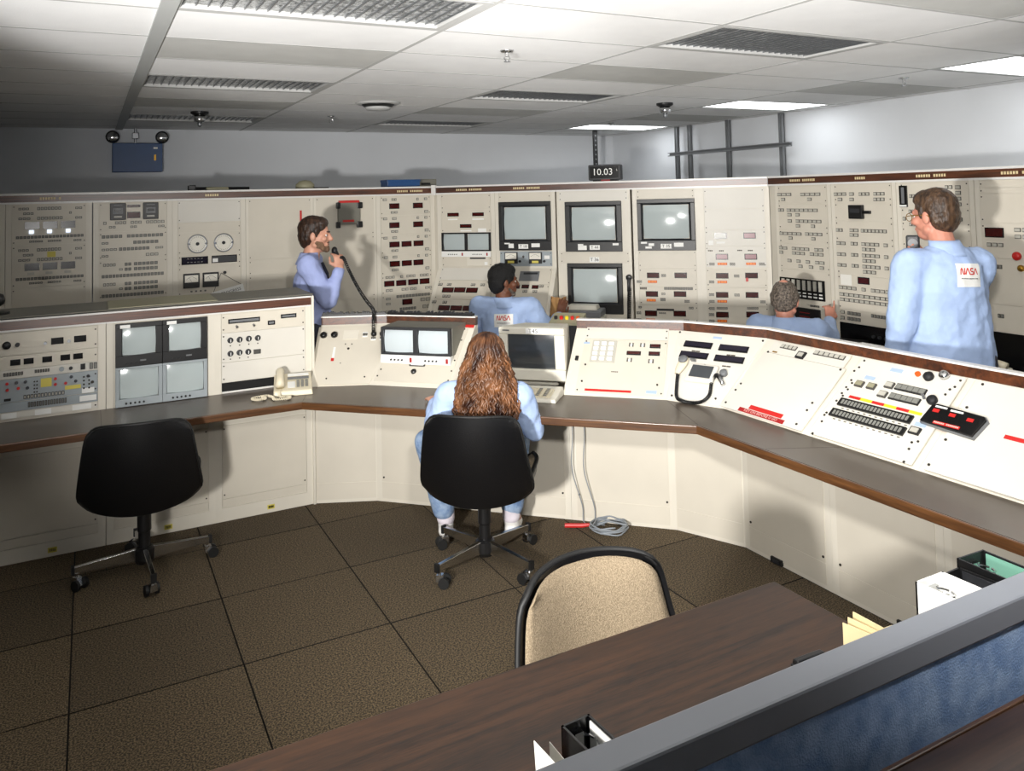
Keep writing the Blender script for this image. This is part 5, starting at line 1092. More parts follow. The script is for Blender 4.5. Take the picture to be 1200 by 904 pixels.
# ================================================================ chairs
def make_chair(label, M, back_tilt=12, base_rot=18, cw=1.0):
    """local +y = the way the sitter faces"""
    t = thing('swivel_chair', label, 'chair', M, 'black shell swivel chairs with tweed pads')
    zb, zt = 0.40, 0.80
    def bk(u, v, dy=0.0, sc=1.0):
        a = (2*u-1); b = v
        c = abs(2*b-1)**9; e = abs(a)**9
        half = (0.268*(1-b)**0.8+0.225*b**0.9 if True else 0.25)*cw
        half = (0.282-0.058*b)*cw
        x = a*half*sc*(1-0.10*c); z = zb+(zt-zb)*(0.5+(b-0.5)*sc*(1-0.08*e))-0.035*(1-a*a)*(1-b)**2+0.012*(1-a*a)*b*b
        y = -0.235-0.10*(b-0.2)-0.02*math.sin(b*3.1)+0.085*a*a+dy
        return (x, y, z)
    o = MB().grid(lambda u, v: bk(u, v, -0.03), 22, 18, lambda u, v: (0, 0.03, 0)).build('back_shell', 'vinyl', t, smooth=False); shade_auto(o, 40)
    o = MB().grid(lambda u, v: (lambda p: (p[0], p[1]+0.034*(1-abs(2*u-1)**5)*(1-abs(2*v-1)**5), p[2]))(bk(u, v, 0.0, 0.93)), 20, 16, lambda u, v: (0, -0.006, 0)).build('back_pad', 'tweed', t, smooth=True)
    rim = [bk(k/20, 0, -0.012) for k in range(20)]+[bk(1, k/16, -0.012) for k in range(16)]+[bk(1-k/20, 1, -0.012) for k in range(20)]+[bk(0, 1-k/16, -0.012) for k in range(17)]
    MB().tube(rim, 0.0085, 8).build('back_rim', 'rubber', t, smooth=True)
    def st_(u, v, dz=0.0, sc=1.0):
        a, b = 2*u-1, 2*v-1; x = a*0.255*cw*sc*(1-0.13*abs(b)**4); y = 0.02+b*0.245*sc*(1-0.12*abs(a)**4); z = 0.43+0.05*abs(a)**4+dz+0.06*max(0, -b-0.6); return (x, y, z)
    MB().grid(lambda u, v: st_(u, v, -0.05), 18, 16, lambda u, v: (0, 0, 0.045)).build('seat_shell', 'vinyl', t, smooth=True)
    MB().grid(lambda u, v: (lambda p: (p[0], p[1], p[2]+0.035*(1-abs(2*u-1)**5)*(1-abs(2*v-1)**5)))(st_(u, v, 0.0, 0.97)), 18, 16, lambda u, v: (0, 0, -0.012)).build('seat_pad', 'tweed', t, smooth=True)
    rim = [st_(k/20, 0) for k in range(20)]+[st_(1, k/16) for k in range(16)]+[st_(1-k/20, 1) for k in range(20)]+[st_(0, 1-k/16) for k in range(17)]
    MB().tube(rim, 0.011, 8).build('seat_rim', 'rubber', t, smooth=True)
    MB().cyl((0, 0, 0.33), (0, 0, 0.39), 0.10, 0.12, 16).build('seat_mount', 'black_plastic', t)
    MB().lathe([(0.032, 0.06), (0.034, 0.12), (0.028, 0.13), (0.028, 0.2), (0.033, 0.21), (0.033, 0.36)], 18).build('column', 'black_plastic', t)
    MB().lathe([(0.038, 0.05), (0.048, 0.07), (0.048, 0.12), (0.036, 0.13)], 18).build('hub', 'black_plastic', t)
    for k in range(4):
        a = math.radians(base_rot+90*k); c, s_ = math.cos(a), math.sin(a)
        Ml = Matrix.Rotation(a, 4, 'Z')
        lg = MB().hexa([(0.04, -0.012, 0.065), (0.31, -0.010, 0.075), (0.31, 0.010, 0.075), (0.04, 0.012, 0.065)], [(0.04, -0.012, 0.125), (0.31, -0.010, 0.105), (0.31, 0.010, 0.105), (0.04, 0.012, 0.125)]).build('leg', 'chrome', t, M=Ml, bevel=0.002)
        MB().box(0.308, 0.322, -0.013, 0.013, 0.07, 0.11).build('leg_cap', 'rubber', lg)
        cs = MB().cyl((0.30, 0, 0.04), (0.30, 0, 0.078), 0.007).build('caster', 'chrome', t, M=Ml @ Matrix.Translation((0.30, 0, 0)) @ Matrix.Rotation(1.1*k, 4, 'Z') @ Matrix.Translation((-0.30, 0, 0)))
        MB().hexa([(0.285, -0.017, 0.028), (0.335, -0.017, 0.022), (0.335, 0.017, 0.022), (0.285, 0.017, 0.028)], [(0.288, -0.014, 0.058), (0.318, -0.014, 0.058), (0.318, 0.014, 0.058), (0.288, 0.014, 0.058)]).build('fork', 'chrome', cs)
        for q in (-1, 1): MB().lathe([(0.012, -0.007), (0.026, -0.007), (0.026, 0.007), (0.012, 0.007)], 16, (0.325, q*0.024, 0.026), 'y').build('wheel', 'rubber', cs)
    return t
make_chair('black shell swivel chair with the long haired woman sitting in it', zrot(1.755, 3.715, 0, -37), base_rot=55)
make_chair('empty black shell swivel chair at the left console', zrot(0.25, 4.52, 0, -8), base_rot=12)
make_chair('swivel chair with beige tweed backrest facing the wooden desk in the foreground', zrot(1.235, 1.675, 0, 181), base_rot=30, cw=1.02)
# ================================================================ foreground desk, partition and shelf
t = thing('wooden_desk', 'walnut wood desk in the foreground behind the blue partition', 'desk', Matrix.Translation((0, 0, 0)))
MB().box(-0.35, 1.70, 0.83, 1.712, 0.705, 0.74).build('top', 'wood_desk', t, bevel=0.003)
for x in (-0.33, 1.655): MB().box(x, x+0.03, 0.86, 1.68, 0.0, 0.705).build('side_panel', 'wood_dark', t)
MB().box(-0.30, 1.655, 0.9, 0.92, 0.3, 0.705).build('modesty_panel', 'wood_dark', t)
t = thing('partition', 'low office partition with blue fabric and a grey top rail', 'partition', Matrix.Translation((0, 0.79, 0)))
MB().box(-0.55, 2.5, -0.018, 0.018, 0.06, 1.165).build('fabric_panel', 'fabric_blue', t)
MB().box(-0.55, 2.5, -0.024, 0.024, 1.16, 1.2).build('top_rail', 'rail_grey', t, bevel=0.004)
MB().box(-0.55, 2.5, -0.024, 0.024, 0.03, 0.06).build('bottom_rail', 'rail_grey', t)
for x in (-0.57, 2.48): MB().box(x, x+0.04, -0.024, 0.024, 0.0, 1.2).build('post', 'rail_grey', t)
t = thing('shelf_unit', 'dark wood topped shelf at the bottom right corner', 'shelf', Matrix.Translation((0.72, 0, 0)))
MB().box(0, 1.7, 0.30, 0.728, 1.05, 1.085).build('top', 'wood_dark', t); MB().box(0, 1.7, 0.728, 0.736, 1.045, 1.088).build('edge_band', 'wood_edge', t, bevel=0.002)
for x in (0.01, 0.82, 1.67): MB().box(x, x+0.02, 0.32, 0.72, 0, 1.05).build('side_panel', 'wood_dark', t)
for z in (0.1, 0.55): MB().box(0.03, 1.67, 0.32, 0.72, z, z+0.02).build('board', 'wood_dark', t)
# binders
def binder(label, M, th, h, dp, cover, group, pages=True, inner='label_white', spine_hole=True):
    """local x = thickness, y = depth (spine at +y), z = height"""
    t = thing('ring_binder', label, 'binder', M, group)
    MB().box(0, 0.004, 0, dp, 0, h).build('cover', cover, t); MB().box(th-0.004, th, 0, dp, 0, h).build('cover', cover, t); MB().box(0, th, dp-0.004, dp, 0, h).build('spine', cover, t)
    if pages:
        MB().box(0.010, th*0.45, 0.02, dp-0.05, 0.008, h-0.03).build('pages', 'paper', t)
        MB().box(th-0.006, th-0.004, 0.01, dp-0.01, 0.006, h-0.004).build('lining', inner, t)
    for z in (0.06, h-0.02): MB().tube([(th*0.5+0.018*math.cos(a*0.6), dp-0.03+0.022*math.sin(a*0.6), z) for a in range(11)], 0.0022, 5).build('ring', 'chrome', t)
    MB().box(th*0.35, th*0.65, dp-0.012, dp-0.004, 0.02, h-0.015).build('ring_rail', 'chrome', t)
    return t
GB = 'ring binders standing on the foreground desk'
DZ = 0.74
b = binder('white ring binder with a blue insert standing on the desk by the partition', zrot(1.455, 0.835, DZ, 0), 0.085, 0.31, 0.25, 'label_white', GB)
MB().box(-0.0015, 0.0, 0.03, 0.2, 0.04, 0.25).build('insert', 'label_blue', b); MB().cyl((-0.001, 0.235, 0.23), (0.0, 0.235, 0.23), 0.011).build('finger_hole', 'brass', b)
binder('black ring binder standing between the white and the green one', zrot(1.555, 0.835, DZ, 3), 0.055, 0.305, 0.25, 'black_plastic', GB, inner='charcoal')
b = binder('black ring binder lined with pale green standing rightmost by the partition', zrot(1.60, 0.835, DZ, -2), 0.085, 0.315, 0.265, 'black_plastic', GB, inner='green_cloth')
binder('black ring binder with white pages open at the top near the bottom centre', zrot(0.70, 0.945, DZ, 3), 0.056, 0.225, 0.235, 'black_gloss', GB)
t = thing('loose_papers', 'white sheets of paper standing beside the black binder at the bottom', 'paper', zrot(0.66, 0.985, DZ, 3))
for k in range(3): MB().box(0.004*k, 0.004*k+0.0012, 0.03*(k % 2), 0.2, 0, 0.215-0.012*k).build('sheet', 'paper', t, M=Matrix.Rotation(math.radians(-3+3*k), 4, 'Y') @ Matrix.Rotation(math.radians(-4*k), 4, 'Z'))
t = thing('manila_folders', 'cream manila folders standing at the right end of the wooden desk', 'folder', zrot(1.375, 0.90, DZ, 0))
for k in range(3): MB().prism([(0, 0), (0.30, 0), (0.30, 0.215-0.008*k), (0.22, 0.22-0.008*k), (0.2, 0.235-0.008*k), (0.05, 0.235-0.008*k), (0.0, 0.22-0.008*k)], 0.012*k, 0.012*k+0.0016, 'x').build('folder', 'manila', t, M=Matrix.Rotation(math.radians(5*k-6), 4, 'Z'))
t = thing('desk_pen_tray', 'small black object on the wooden desk beside the partition', 'stapler', zrot(1.48, 1.39, DZ, 3)); MB().box(-0.05, 0.05, -0.012, 0.012, 0, 0.006).build('base', 'ink', t, bevel=0.002); MB().hexa([(-0.048, -0.01, 0.006), (0.048, -0.01, 0.006), (0.048, 0.01, 0.006), (-0.048, 0.01, 0.006)], [(-0.046, -0.008, 0.018), (0.046, -0.008, 0.012), (0.046, 0.008, 0.012), (-0.046, 0.008, 0.018)]).build('arm', 'black_plastic', t, bevel=0.004)
t = thing('desk_microphone', 'black round microphone head on the left console top at the frame edge', 'microphone', Matrix.Translation((-0.435, 5.16, 1.264)))
MB().lathe([(0.06, 0.0), (0.06, 0.012), (0.02, 0.018)], 18).build('base', 'black_plastic', t); MB().cyl((0, 0, 0.015), (0, 0, 0.05), 0.008).build('stem', 'steel', t); MB().lathe([(0.012, 0.04), (0.034, 0.055), (0.04, 0.08), (0.03, 0.105), (0.008, 0.115)], 18).build('head', 'black_plastic', t, smooth=True)
# ================================================================ people
class Blob:
    """overlapping tapered capsules and ellipsoids, fused into one skin by a voxel remesh"""
    def __init__(s): s.m = MB()
    def ell(s, c, r, rot=None, n=14):
        vs, fs = [], []; rings = n//2+1
        R = rot or Matrix.Identity(3); c = Vector(c)
        for j in range(rings+1):
            ph = math.pi*j/rings
            for i in range(n):
                th = 2*math.pi*i/n
                vs.append(c+R @ Vector((r[0]*math.sin(ph)*math.cos(th), r[1]*math.sin(ph)*math.sin(th), r[2]*math.cos(ph))))
        for j in range(rings):
            for i in range(n):
                fs.append((j*n+i, (j+1)*n+i, (j+1)*n+(i+1) % n, j*n+(i+1) % n))
        s.m.add(vs, fs); return s
    def cap(s, p, q, r0, r1=None, k=1.0, side=None, n=14):
        """tapered capsule; k flattens it across `side`"""
        p, q = Vector(p), Vector(q); r1 = r0 if r1 is None else r1
        d = (q-p); L = d.length
        if L < 1e-6: return s.ell(p, (r0, r0, r0))
        d.normalize(); a = Vector(side) if side is not None else d.orthogonal()
        a = (a-d*a.dot(d)).normalized(); b = d.cross(a)
        vs, rows = [], []
        for j in range(-4, 1): rows.append((p, r0, math.pi/2*j/4))
        for j in range(0, 5): rows.append((q, r1, math.pi/2*j/4))
        for c, r, ph in rows:
            for i in range(n):
                th = 2*math.pi*i/n
                vs.append(c+d*(r*math.sin(ph)*min(1, k+0.15))+(a*math.cos(th)+b*math.sin(th)*k)*max(1e-4, r*math.cos(ph)))
        fs = [(j*n+i, j*n+(i+1) % n, (j+1)*n+(i+1) % n, (j+1)*n+i) for j in range(len(rows)-1) for i in range(n)]
        fs += [tuple(range(n-1, -1, -1)), tuple(range((len(rows)-1)*n, len(rows)*n))]
        s.m.add(vs, fs); return s
    def chain(s, pts, rs, k=1.0, side=None):
        for i in range(len(pts)-1): s.cap(pts[i], pts[i+1], rs[i], rs[i+1], k, side)
        return s
    def build(s, name, m, parent, voxel=0.007, smooth=4, wrinkle=0.0, wsize=0.07, label=None):
        o = s.m.build(name, m, parent)
        md = o.modifiers.new('fuse', 'REMESH'); md.mode = 'VOXEL'; md.voxel_size = voxel; md.use_smooth_shade = True
        if smooth: sm = o.modifiers.new('soften', 'SMOOTH'); sm.factor = 0.5; sm.iterations = smooth
        if wrinkle:
            tx = bpy.data.textures.new(name+'_folds', 'CLOUDS'); tx.noise_scale = wsize; tx.noise_depth = 2
            dm = o.modifiers.new('folds', 'DISPLACE'); dm.texture = tx; dm.strength = wrinkle; dm.mid_level = 0.5; dm.texture_coords = 'LOCAL'
        if label: o['label'] = label
        return o
def hand(b, wrist, d, pn, side, curl=0.5, spread=0.0, thumb=0.6, point=False, sc=1.0, curls=None):
    """wrist point, finger direction d, palm-facing direction pn, side = +1 thumb towards d x pn"""
    w_, d, pn = Vector(wrist), Vector(d).normalized(), Vector(pn); pn = (pn-d*pn.dot(d)).normalized(); x = d.cross(pn)*side
    b.cap(w_-d*0.03*sc, w_+d*0.015*sc, 0.026*sc, 0.028*sc, 0.75, x); b.cap(w_+d*0.02*sc, w_+d*0.075*sc, 0.034*sc, 0.040*sc, 0.36, x)
    for i in range(4):
        o = w_+d*(0.085-0.006*abs(i-1.2))*sc+x*(0.031-0.0208*i)*sc
        L = (0.074, 0.082, 0.076, 0.06)[i]*sc; c = curls[i] if curls else (0.05 if point and i == 0 else curl)
        p, ang = o, spread*(1.5-i)*0.06
        dd = (d+x*ang).normalized()
        for s_, f in enumerate((0.44, 0.31, 0.25)):
            th = c*(0.75, 1.0, 0.8)[s_]
            dd = (dd*math.cos(th)+pn*math.sin(th)); dd.normalize()
            q = p+dd*L*f; r = (0.0088, 0.0080, 0.0072)[s_]*sc; b.cap(p, q, r, r*0.93, n=10); p = q
            pn2 = pn  # bend stays in the palm plane
    t0 = w_+d*0.02*sc+x*0.026*sc+pn*0.006*sc; t1 = t0+(d*0.6+x*0.75+pn*0.35).normalized()*0.042*sc; t2 = t1+(d*0.95+x*(0.25-0.4*thumb)+pn*0.55*thumb).normalized()*0.032*sc; t3 = t2+(d*0.95-x*0.3*thumb+pn*0.5*thumb).normalized()*0.024*sc
    b.chain([t0, t1, t2, t3], [0.015*sc, 0.0115*sc, 0.0098*sc, 0.0085*sc])
def head_parts(b, c, yaw, pitch, sc=1.0, roll=0.0):
    """adds skull, jaw, nose, ears, brow, neck stub; returns a function local->person space"""
    R = (Matrix.Rotation(math.radians(yaw), 3, 'Z') @ Matrix.Rotation(math.radians(pitch), 3, 'X') @ Matrix.Rotation(math.radians(roll), 3, 'Y'))
    c = Vector(c)
    def T(x, y, z): return c+R @ Vector((x*sc, y*sc, z*sc))
    b.ell(T(0, -0.012, 0.03), (0.076*sc, 0.096*sc, 0.092*sc), R); b.ell(T(0, 0.012, -0.02), (0.066*sc, 0.078*sc, 0.085*sc), R)
    b.ell(T(0, 0.038, -0.075), (0.047*sc, 0.048*sc, 0.042*sc), R); b.cap(T(-0.045, 0.0, -0.062), T(0, 0.062, -0.09), 0.026*sc, 0.022*sc); b.cap(T(0.045, 0.0, -0.062), T(0, 0.062, -0.09), 0.026*sc, 0.022*sc)
    b.cap(T(0, 0.086, 0.012), T(0, 0.105, -0.026), 0.009*sc, 0.0135*sc); b.ell(T(0, 0.098, -0.030), (0.017*sc, 0.011*sc, 0.009*sc), R)
    b.cap(T(-0.03, 0.074, 0.022), T(0.03, 0.074, 0.022), 0.014*sc, 0.014*sc); b.cap(T(-0.02, 0.079, -0.058), T(0.02, 0.079, -0.058), 0.0095*sc, 0.0095*sc); b.cap(T(-0.016, 0.078, -0.068), T(0.016, 0.078, -0.068), 0.0085*sc, 0.0085*sc)
    for s_ in (-1, 1): b.ell(T(s_*0.078, -0.012, -0.008), (0.011*sc, 0.020*sc, 0.032*sc), R); b.ell(T(s_*0.045, 0.058, -0.022), (0.022*sc, 0.024*sc, 0.022*sc), R)
    return T, R
def face_bits(root, T, R, sc, brow):
    for s_ in (-1, 1):
        e = MB().lathe([(0.001, -0.0115*sc), (0.008*sc, -0.008*sc), (0.0115*sc, 0), (0.008*sc, 0.008*sc), (0.001, 0.0115*sc)], 12).build('eye', 'eye_white', root, smooth=True, M=Matrix.Translation(T(s_*0.031, 0.0685, 0.000)))
        MB().lathe([(0.0055*sc, 0.0085*sc), (0.0055*sc, 0.0105*sc), (0.002*sc, 0.0122*sc)], 10, ax='y').build('iris', 'eye_iris', e, M=R.to_4x4())
        bb = Blob(); bb.cap(T(s_*0.016, 0.088, 0.024), T(s_*0.046, 0.079, 0.026), 0.0055*sc, 0.004*sc, n=8); bb.m.build('eyebrow', brow, root, smooth=True)
    MB().tube([T(-0.024, 0.083, -0.0625), T(0, 0.0895, -0.063), T(0.024, 0.083, -0.0625)], 0.0022*sc, 6).build('mouth_line', 'red_deep', root)
def patch(root, shirt, c, nrm, up_, w_=0.115, h_=0.078):
    """white cloth badge with the red word mark, laid on the back of the coat"""
    c, n = Vector(c), Vector(nrm).normalized(); u_ = Vector(up_); u_ = (u_-n*u_.dot(n)).normalized(); x = u_.cross(n)
    M = Matrix.Identity(4)
    for i in range(3): M[i][0] = x[i]; M[i][1] = -n[i]; M[i][2] = u_[i]; M[i][3] = c[i]
    def wrap(o, off):
        md = o.modifiers.new('lie_on_cloth', 'SHRINKWRAP'); md.target = shirt; md.wrap_method = 'PROJECT'; md.use_project_y = True; md.use_positive_direction = True; md.use_negative_direction = True; md.use_project_x = False; md.use_project_z = False; md.offset = off; md.wrap_mode = 'ABOVE_SURFACE'
    o = MB().grid(lambda u, v: ((u-0.5)*w_, 0, (v-0.5)*h_), 12, 8).build('badge', 'label_white', root, M=M); wrap(o, 0.003)
    # strokes of the word mark
    def rib(pts, t_=0.0042):
        m = MB(); P = [Vector((a, 0, b)) for a, b in pts]
        for i in range(len(P)-1):
            dd = (P[i+1]-P[i]).normalized(); q = Vector((-dd.z, 0, dd.x))*t_/2; e = dd*t_*0.3
            m.add([P[i]-q-e, P[i+1]-q+e, P[i+1]+q+e, P[i]+q-e], [(0, 1, 2, 3)])
        return m
    s_ = w_/0.115; hh = 0.024*s_; z0 = 0.004*s_; allm = MB()
    def put(pts):
        r = rib([(a*s_, z0+b*hh) for a, b in pts], 0.0046*s_); allm.add(r.v, r.f)
    put([(-0.040, 0.0), (-0.040, 0.8), (-0.037, 1.0), (-0.034, 0.9), (-0.028, 0.1), (-0.025, 0.0), (-0.022, 0.2), (-0.022, 1.0)])
    put([(-0.018, 0.0), (-0.011, 0.9), (-0.009, 1.0), (-0.007, 0.9), (0.0, 0.0)])
    put([(0.016, 1.0), (0.006, 1.0), (0.003, 0.85), (0.003, 0.62), (0.006, 0.5), (0.014, 0.5), (0.017, 0.38), (0.017, 0.13), (0.014, 0.0), (0.003, 0.0)])
    put([(0.021, 0.0), (0.028, 0.9), (0.030, 1.0), (0.032, 0.9), (0.039, 0.0)])
    o = allm.build('word_mark', 'ink_red', root, M=M); wrap(o, 0.0048)
    m = MB()
    for k in range(16): m.add([((-0.04+k*0.005)*s_, 0, -0.016*s_), ((-0.0368+k*0.005)*s_, 0, -0.016*s_), ((-0.0368+k*0.005)*s_, 0, -0.012*s_), ((-0.04+k*0.005)*s_, 0, -0.012*s_)], [(0, 1, 2, 3)])
    o = m.build('small_print', 'ink', root, M=M, kind='stuff'); wrap(o, 0.0048)
def shoes(root, pts, m_):
    for a, toe in pts:
        b = Blob(); a, toe = Vector(a), Vector(toe); b.cap(a+Vector((0, 0, -0.02)), a.lerp(toe, 0.15)+Vector((0, 0, -0.045)), 0.042, 0.042); b.cap((a.x, a.y, 0.045), (toe.x, toe.y, 0.038), 0.042, 0.036, 0.85, (1, 0, 0)); b.build('shoe', m_, root, 0.008, 3)
def person(label, M, J, skin, top, legs, shoe, hairfn, voxel=0.006, bulk=1.0, coat=True, seat=False, top_name='coat', face=None, sc=1.0, hands=None, skirt=None, wr=0.022):
    root = thing('person', label, 'person', M)
    g = {k: Vector(v) for k, v in J.items()}
    B = Blob()
    T, Rh = head_parts(B, g['head'], J2[label][0], J2[label][1], sc)
    B.chain([g['neck']-Vector((0, 0, 0.05)), T(0, -0.02, -0.06)], [0.062*sc, 0.054*sc])
    mid = g['pelvis'].lerp(g['chest'], 0.5)
    B.cap(g['pelvis'], mid, 0.14*bulk, 0.125*bulk, 0.72, (1, 0, 0)); B.cap(mid, g['chest'], 0.125*bulk, 0.145*bulk, 0.72, (1, 0, 0)); B.cap(g['chest'], g['neck'], 0.13*bulk, 0.06, 0.7, (1, 0, 0))
    for s_ in 'lr':
        B.cap(g['chest'].lerp(g['neck'], 0.6), g['sh'+s_], 0.07, 0.06); B.chain([g['sh'+s_], g['el'+s_]], [0.056*bulk, 0.043]); B.chain([g['el'+s_], g['wr'+s_]], [0.043, 0.029])
        B.chain([g['hip'+s_], g['kn'+s_]], [0.085*bulk, 0.055]); B.chain([g['kn'+s_], g['an'+s_]], [0.055, 0.038]); B.cap(g['an'+s_], g['to'+s_], 0.036, 0.03)
    for s_ in 'lr':
        h = hands[s_]; hand(B, g['wr'+s_], h['d'], h['n'], h.get('side', 1), h.get('curl', 0.4), h.get('spread', 0.3), h.get('thumb', 0.5), h.get('point', False), h.get('sc', 1.0), h.get('curls'))
    B.build('body', skin, root, voxel, 3)
    if face: face_bits(root, T, Rh, sc, face)
    S = Blob(); tk = 1.0*bulk
    S.cap(g['pelvis'], mid, 0.17*tk, 0.155*tk, 0.74, (1, 0, 0)); S.cap(mid, g['chest'], 0.155*tk, 0.172*tk, 0.74, (1, 0, 0)); S.cap(g['chest'], g['chest'].lerp(g['neck'], 0.62), 0.165*tk, 0.105, 0.7, (1, 0, 0))
    for s_ in 'lr':
        S.cap(g['chest'].lerp(g['neck'], 0.55), g['sh'+s_], 0.09, 0.076*tk); S.chain([g['sh'+s_], g['el'+s_]], [0.078*tk, 0.062*tk])
        S.chain([g['el'+s_], g['el'+s_].lerp(g['wr'+s_], 0.86)], [0.062*tk, 0.044])
    if skirt:
        for a, b_, r0, r1 in skirt: S.cap(a, b_, r0, r1, 0.74, (1, 0, 0))
    sh = S.build(top_name, top, root, 0.010, 4, wr, 0.085)
    c = Blob()
    nk = g['neck']; up = (T(0, -0.02, -0.06)-nk).normalized()
    N_ = 18; m = MB()
    a = up.orthogonal().normalized(); b_ = up.cross(a)
    def colf(u, v): 
        th = 2*math.pi*u; r = 0.074+0.018*v; return tuple(nk+up*(0.035-0.085*v)+(Vector((1, 0, 0))*math.cos(th)*r*1.0+Vector((0, 1, 0))*math.sin(th)*r*0.92)-Vector((0, 0.008, 0)))
    m.grid(colf, 24, 4, lambda u, v: tuple(Vector((-math.cos(2*math.pi*u), -math.sin(2*math.pi*u), 0))*0.008)).build('collar', top, root, smooth=True)
    L_ = Blob(); L_.cap(g['hipl'], g['hipr'], 0.125*tk, 0.125*tk, 0.9, (0, 0, 1)); L_.cap(g['pelvis'], g['pelvis']+Vector((0, 0, -0.03)), 0.145*tk, 0.145*tk, 0.78, (1, 0, 0))
    for s_ in 'lr': L_.chain([g['hip'+s_], g['kn'+s_]], [0.105*tk, 0.075*tk]); L_.chain([g['kn'+s_], g['kn'+s_].lerp(g['an'+s_], 0.88)], [0.075*tk, 0.062])
    L_.build('trousers', legs, root, 0.010, 4, 0.008, 0.06)
    shoes(root, [(g['an'+s_], g['to'+s_]) for s_ in 'lr'], shoe)
    hairfn(root, T, Rh, sc)
    return root, g, T, Rh, sh
def cap_hair(m_, grow=1.0, nape=-0.055, fringe=0.062, front=0.062, bald=False):
    def f(root, T, R, sc):
        b = Blob(); k = grow
        b.ell(T(0, -0.026, 0.046), (0.083*sc*k, 0.098*sc*k, 0.088*sc*k), R); b.ell(T(0, -0.058, 0.0), (0.078*sc*k, 0.064*sc*k, 0.085*sc*k), R); b.ell(T(0, -0.070, nape+0.01), (0.062*sc, 0.038*sc, 0.045*sc), R)
        b.ell(T(0, 0.018, 0.082), (0.066*sc*k, 0.062*sc*k, 0.046*sc*k), R); b.cap(T(-0.036, front-0.008, 0.078), T(0.036, front-0.008, 0.08), 0.017*sc, 0.017*sc)
        for s_ in (-1, 1): b.cap(T(s_*0.072, 0.012, 0.04), T(s_*0.076, 0.012, -0.005), 0.017*sc, 0.008*sc); b.cap(T(s_*0.07, -0.04, 0.03), T(s_*0.066, -0.052, -0.03), 0.024*sc, 0.018*sc)
        b.build('hair', m_, root, 0.0065, 3, 0.007, 0.022)
        if bald:
            b2 = Blob(); b2.ell(T(0.0, -0.062, 0.098), (0.036*sc, 0.036*sc, 0.034*sc), R); b2.build('bald_patch', 'skin_ruddy', root, 0.006, 3)
    return f
J2 = {}
def P_(label, yaw, pitch): J2[label] = (yaw, pitch); return label
# ---- bearded man with the microphone, standing behind the left console
lab = P_('bearded man in a lavender blue shirt standing in profile, microphone at his mouth', -2, -2)
root, g, T, Rh, sh = person(lab, zrot(1.42, 5.80, 0, -110), dict(head=(0, 0.03, 1.585), neck=(0, -0.015, 1.43), chest=(0, -0.01, 1.24), pelvis=(0, 0, 0.93),
    shl=(-0.185, -0.02, 1.385), shr=(0.185, -0.01, 1.385), ell=(-0.23, -0.02, 1.11), elr=(0.205, 0.13, 1.135), wrl=(-0.22, 0.12, 0.92), wrr=(0.135, 0.205, 1.355),
    hipl=(-0.09, 0, 0.88), hipr=(0.09, 0, 0.88), knl=(-0.1, 0.02, 0.48), knr=(0.1, 0.02, 0.48), anl=(-0.11, -0.02, 0.09), anr=(0.11, -0.02, 0.09), tol=(-0.13, 0.14, 0.04), tor=(0.13, 0.14, 0.04)),
    'skin_light', 'shirt', 'trousers', 'shoe_dark', cap_hair('hair_brown', 1.06, -0.06), bulk=0.98, top_name='shirt', face='hair_brown', sc=1.04,
    hands={'l': dict(d=(0, 0.3, -1), n=(1, 0, 0), side=1, curl=0.35), 'r': dict(d=(-0.28, -0.12, 1), n=(-0.8, -0.4, 0), side=1, curl=0.85, thumb=0.9)})
b = Blob(); b.cap(T(-0.04, 0.055, -0.088), T(0.04, 0.055, -0.088), 0.021, 0.021); b.cap(T(-0.062, 0.015, -0.05), T(-0.03, 0.06, -0.095), 0.014, 0.018); b.cap(T(0.062, 0.015, -0.05), T(0.03, 0.06, -0.095), 0.014, 0.018); b.ell(T(0, 0.075, -0.098), (0.03, 0.022, 0.022), Rh); b.cap(T(-0.026, 0.084, -0.05), T(0.026, 0.084, -0.05), 0.007, 0.007)
for s_ in (-1, 1): b.ell(T(s_*0.052, 0.03, -0.064), (0.016, 0.036, 0.028), Rh)
b.ell(T(0, 0.07, -0.082), (0.038, 0.024, 0.02), Rh); b.build('beard', 'beard', root, 0.005, 3, 0.005, 0.02)
MB().tube([g['neck']+Vector((0, 0.085, -0.04)), g['neck']+Vector((0.0, 0.118, -0.12)), g['neck']+Vector((0, 0.125, -0.3))], [0.010, 0.013, 0.016], 8).build('necktie', 'trousers', root)
mk = thing('handheld_microphone', 'black handheld microphone with long curly cord held by the bearded man', 'microphone', root.matrix_world.copy())
mc = Vector((0.075, 0.165, 1.475))
b = Blob(); b.ell(mc, (0.026, 0.022, 0.03)); b.cap(mc, mc+Vector((0.035, 0.03, -0.05)), 0.020, 0.014); b.build('head', 'black_plastic', mk, 0.005, 2)
Wi = root.matrix_world.inverted()
tgt = Wi @ (WL @ Vector((0.345, -0.03, 0.39)))
over = Wi @ (WL @ Vector((0.335, -0.075, 0.545)))
st0 = mc+Vector((0.06, 0.065, -0.05))
cpts = [mc+Vector((0.04, 0.035, -0.055)), st0]
for k in range(1, 6):
    f = k/5; p = st0.lerp(over, f); p.z -= 0.03*math.sin(math.pi*f); cpts.append(p)
cpts += [over.lerp(tgt, 0.5)+Vector((0, 0, 0.01)), tgt]
coil(cpts, 6, 0.009, 62, 0.0034, 'coiled_cord', 'black_plastic', mk)
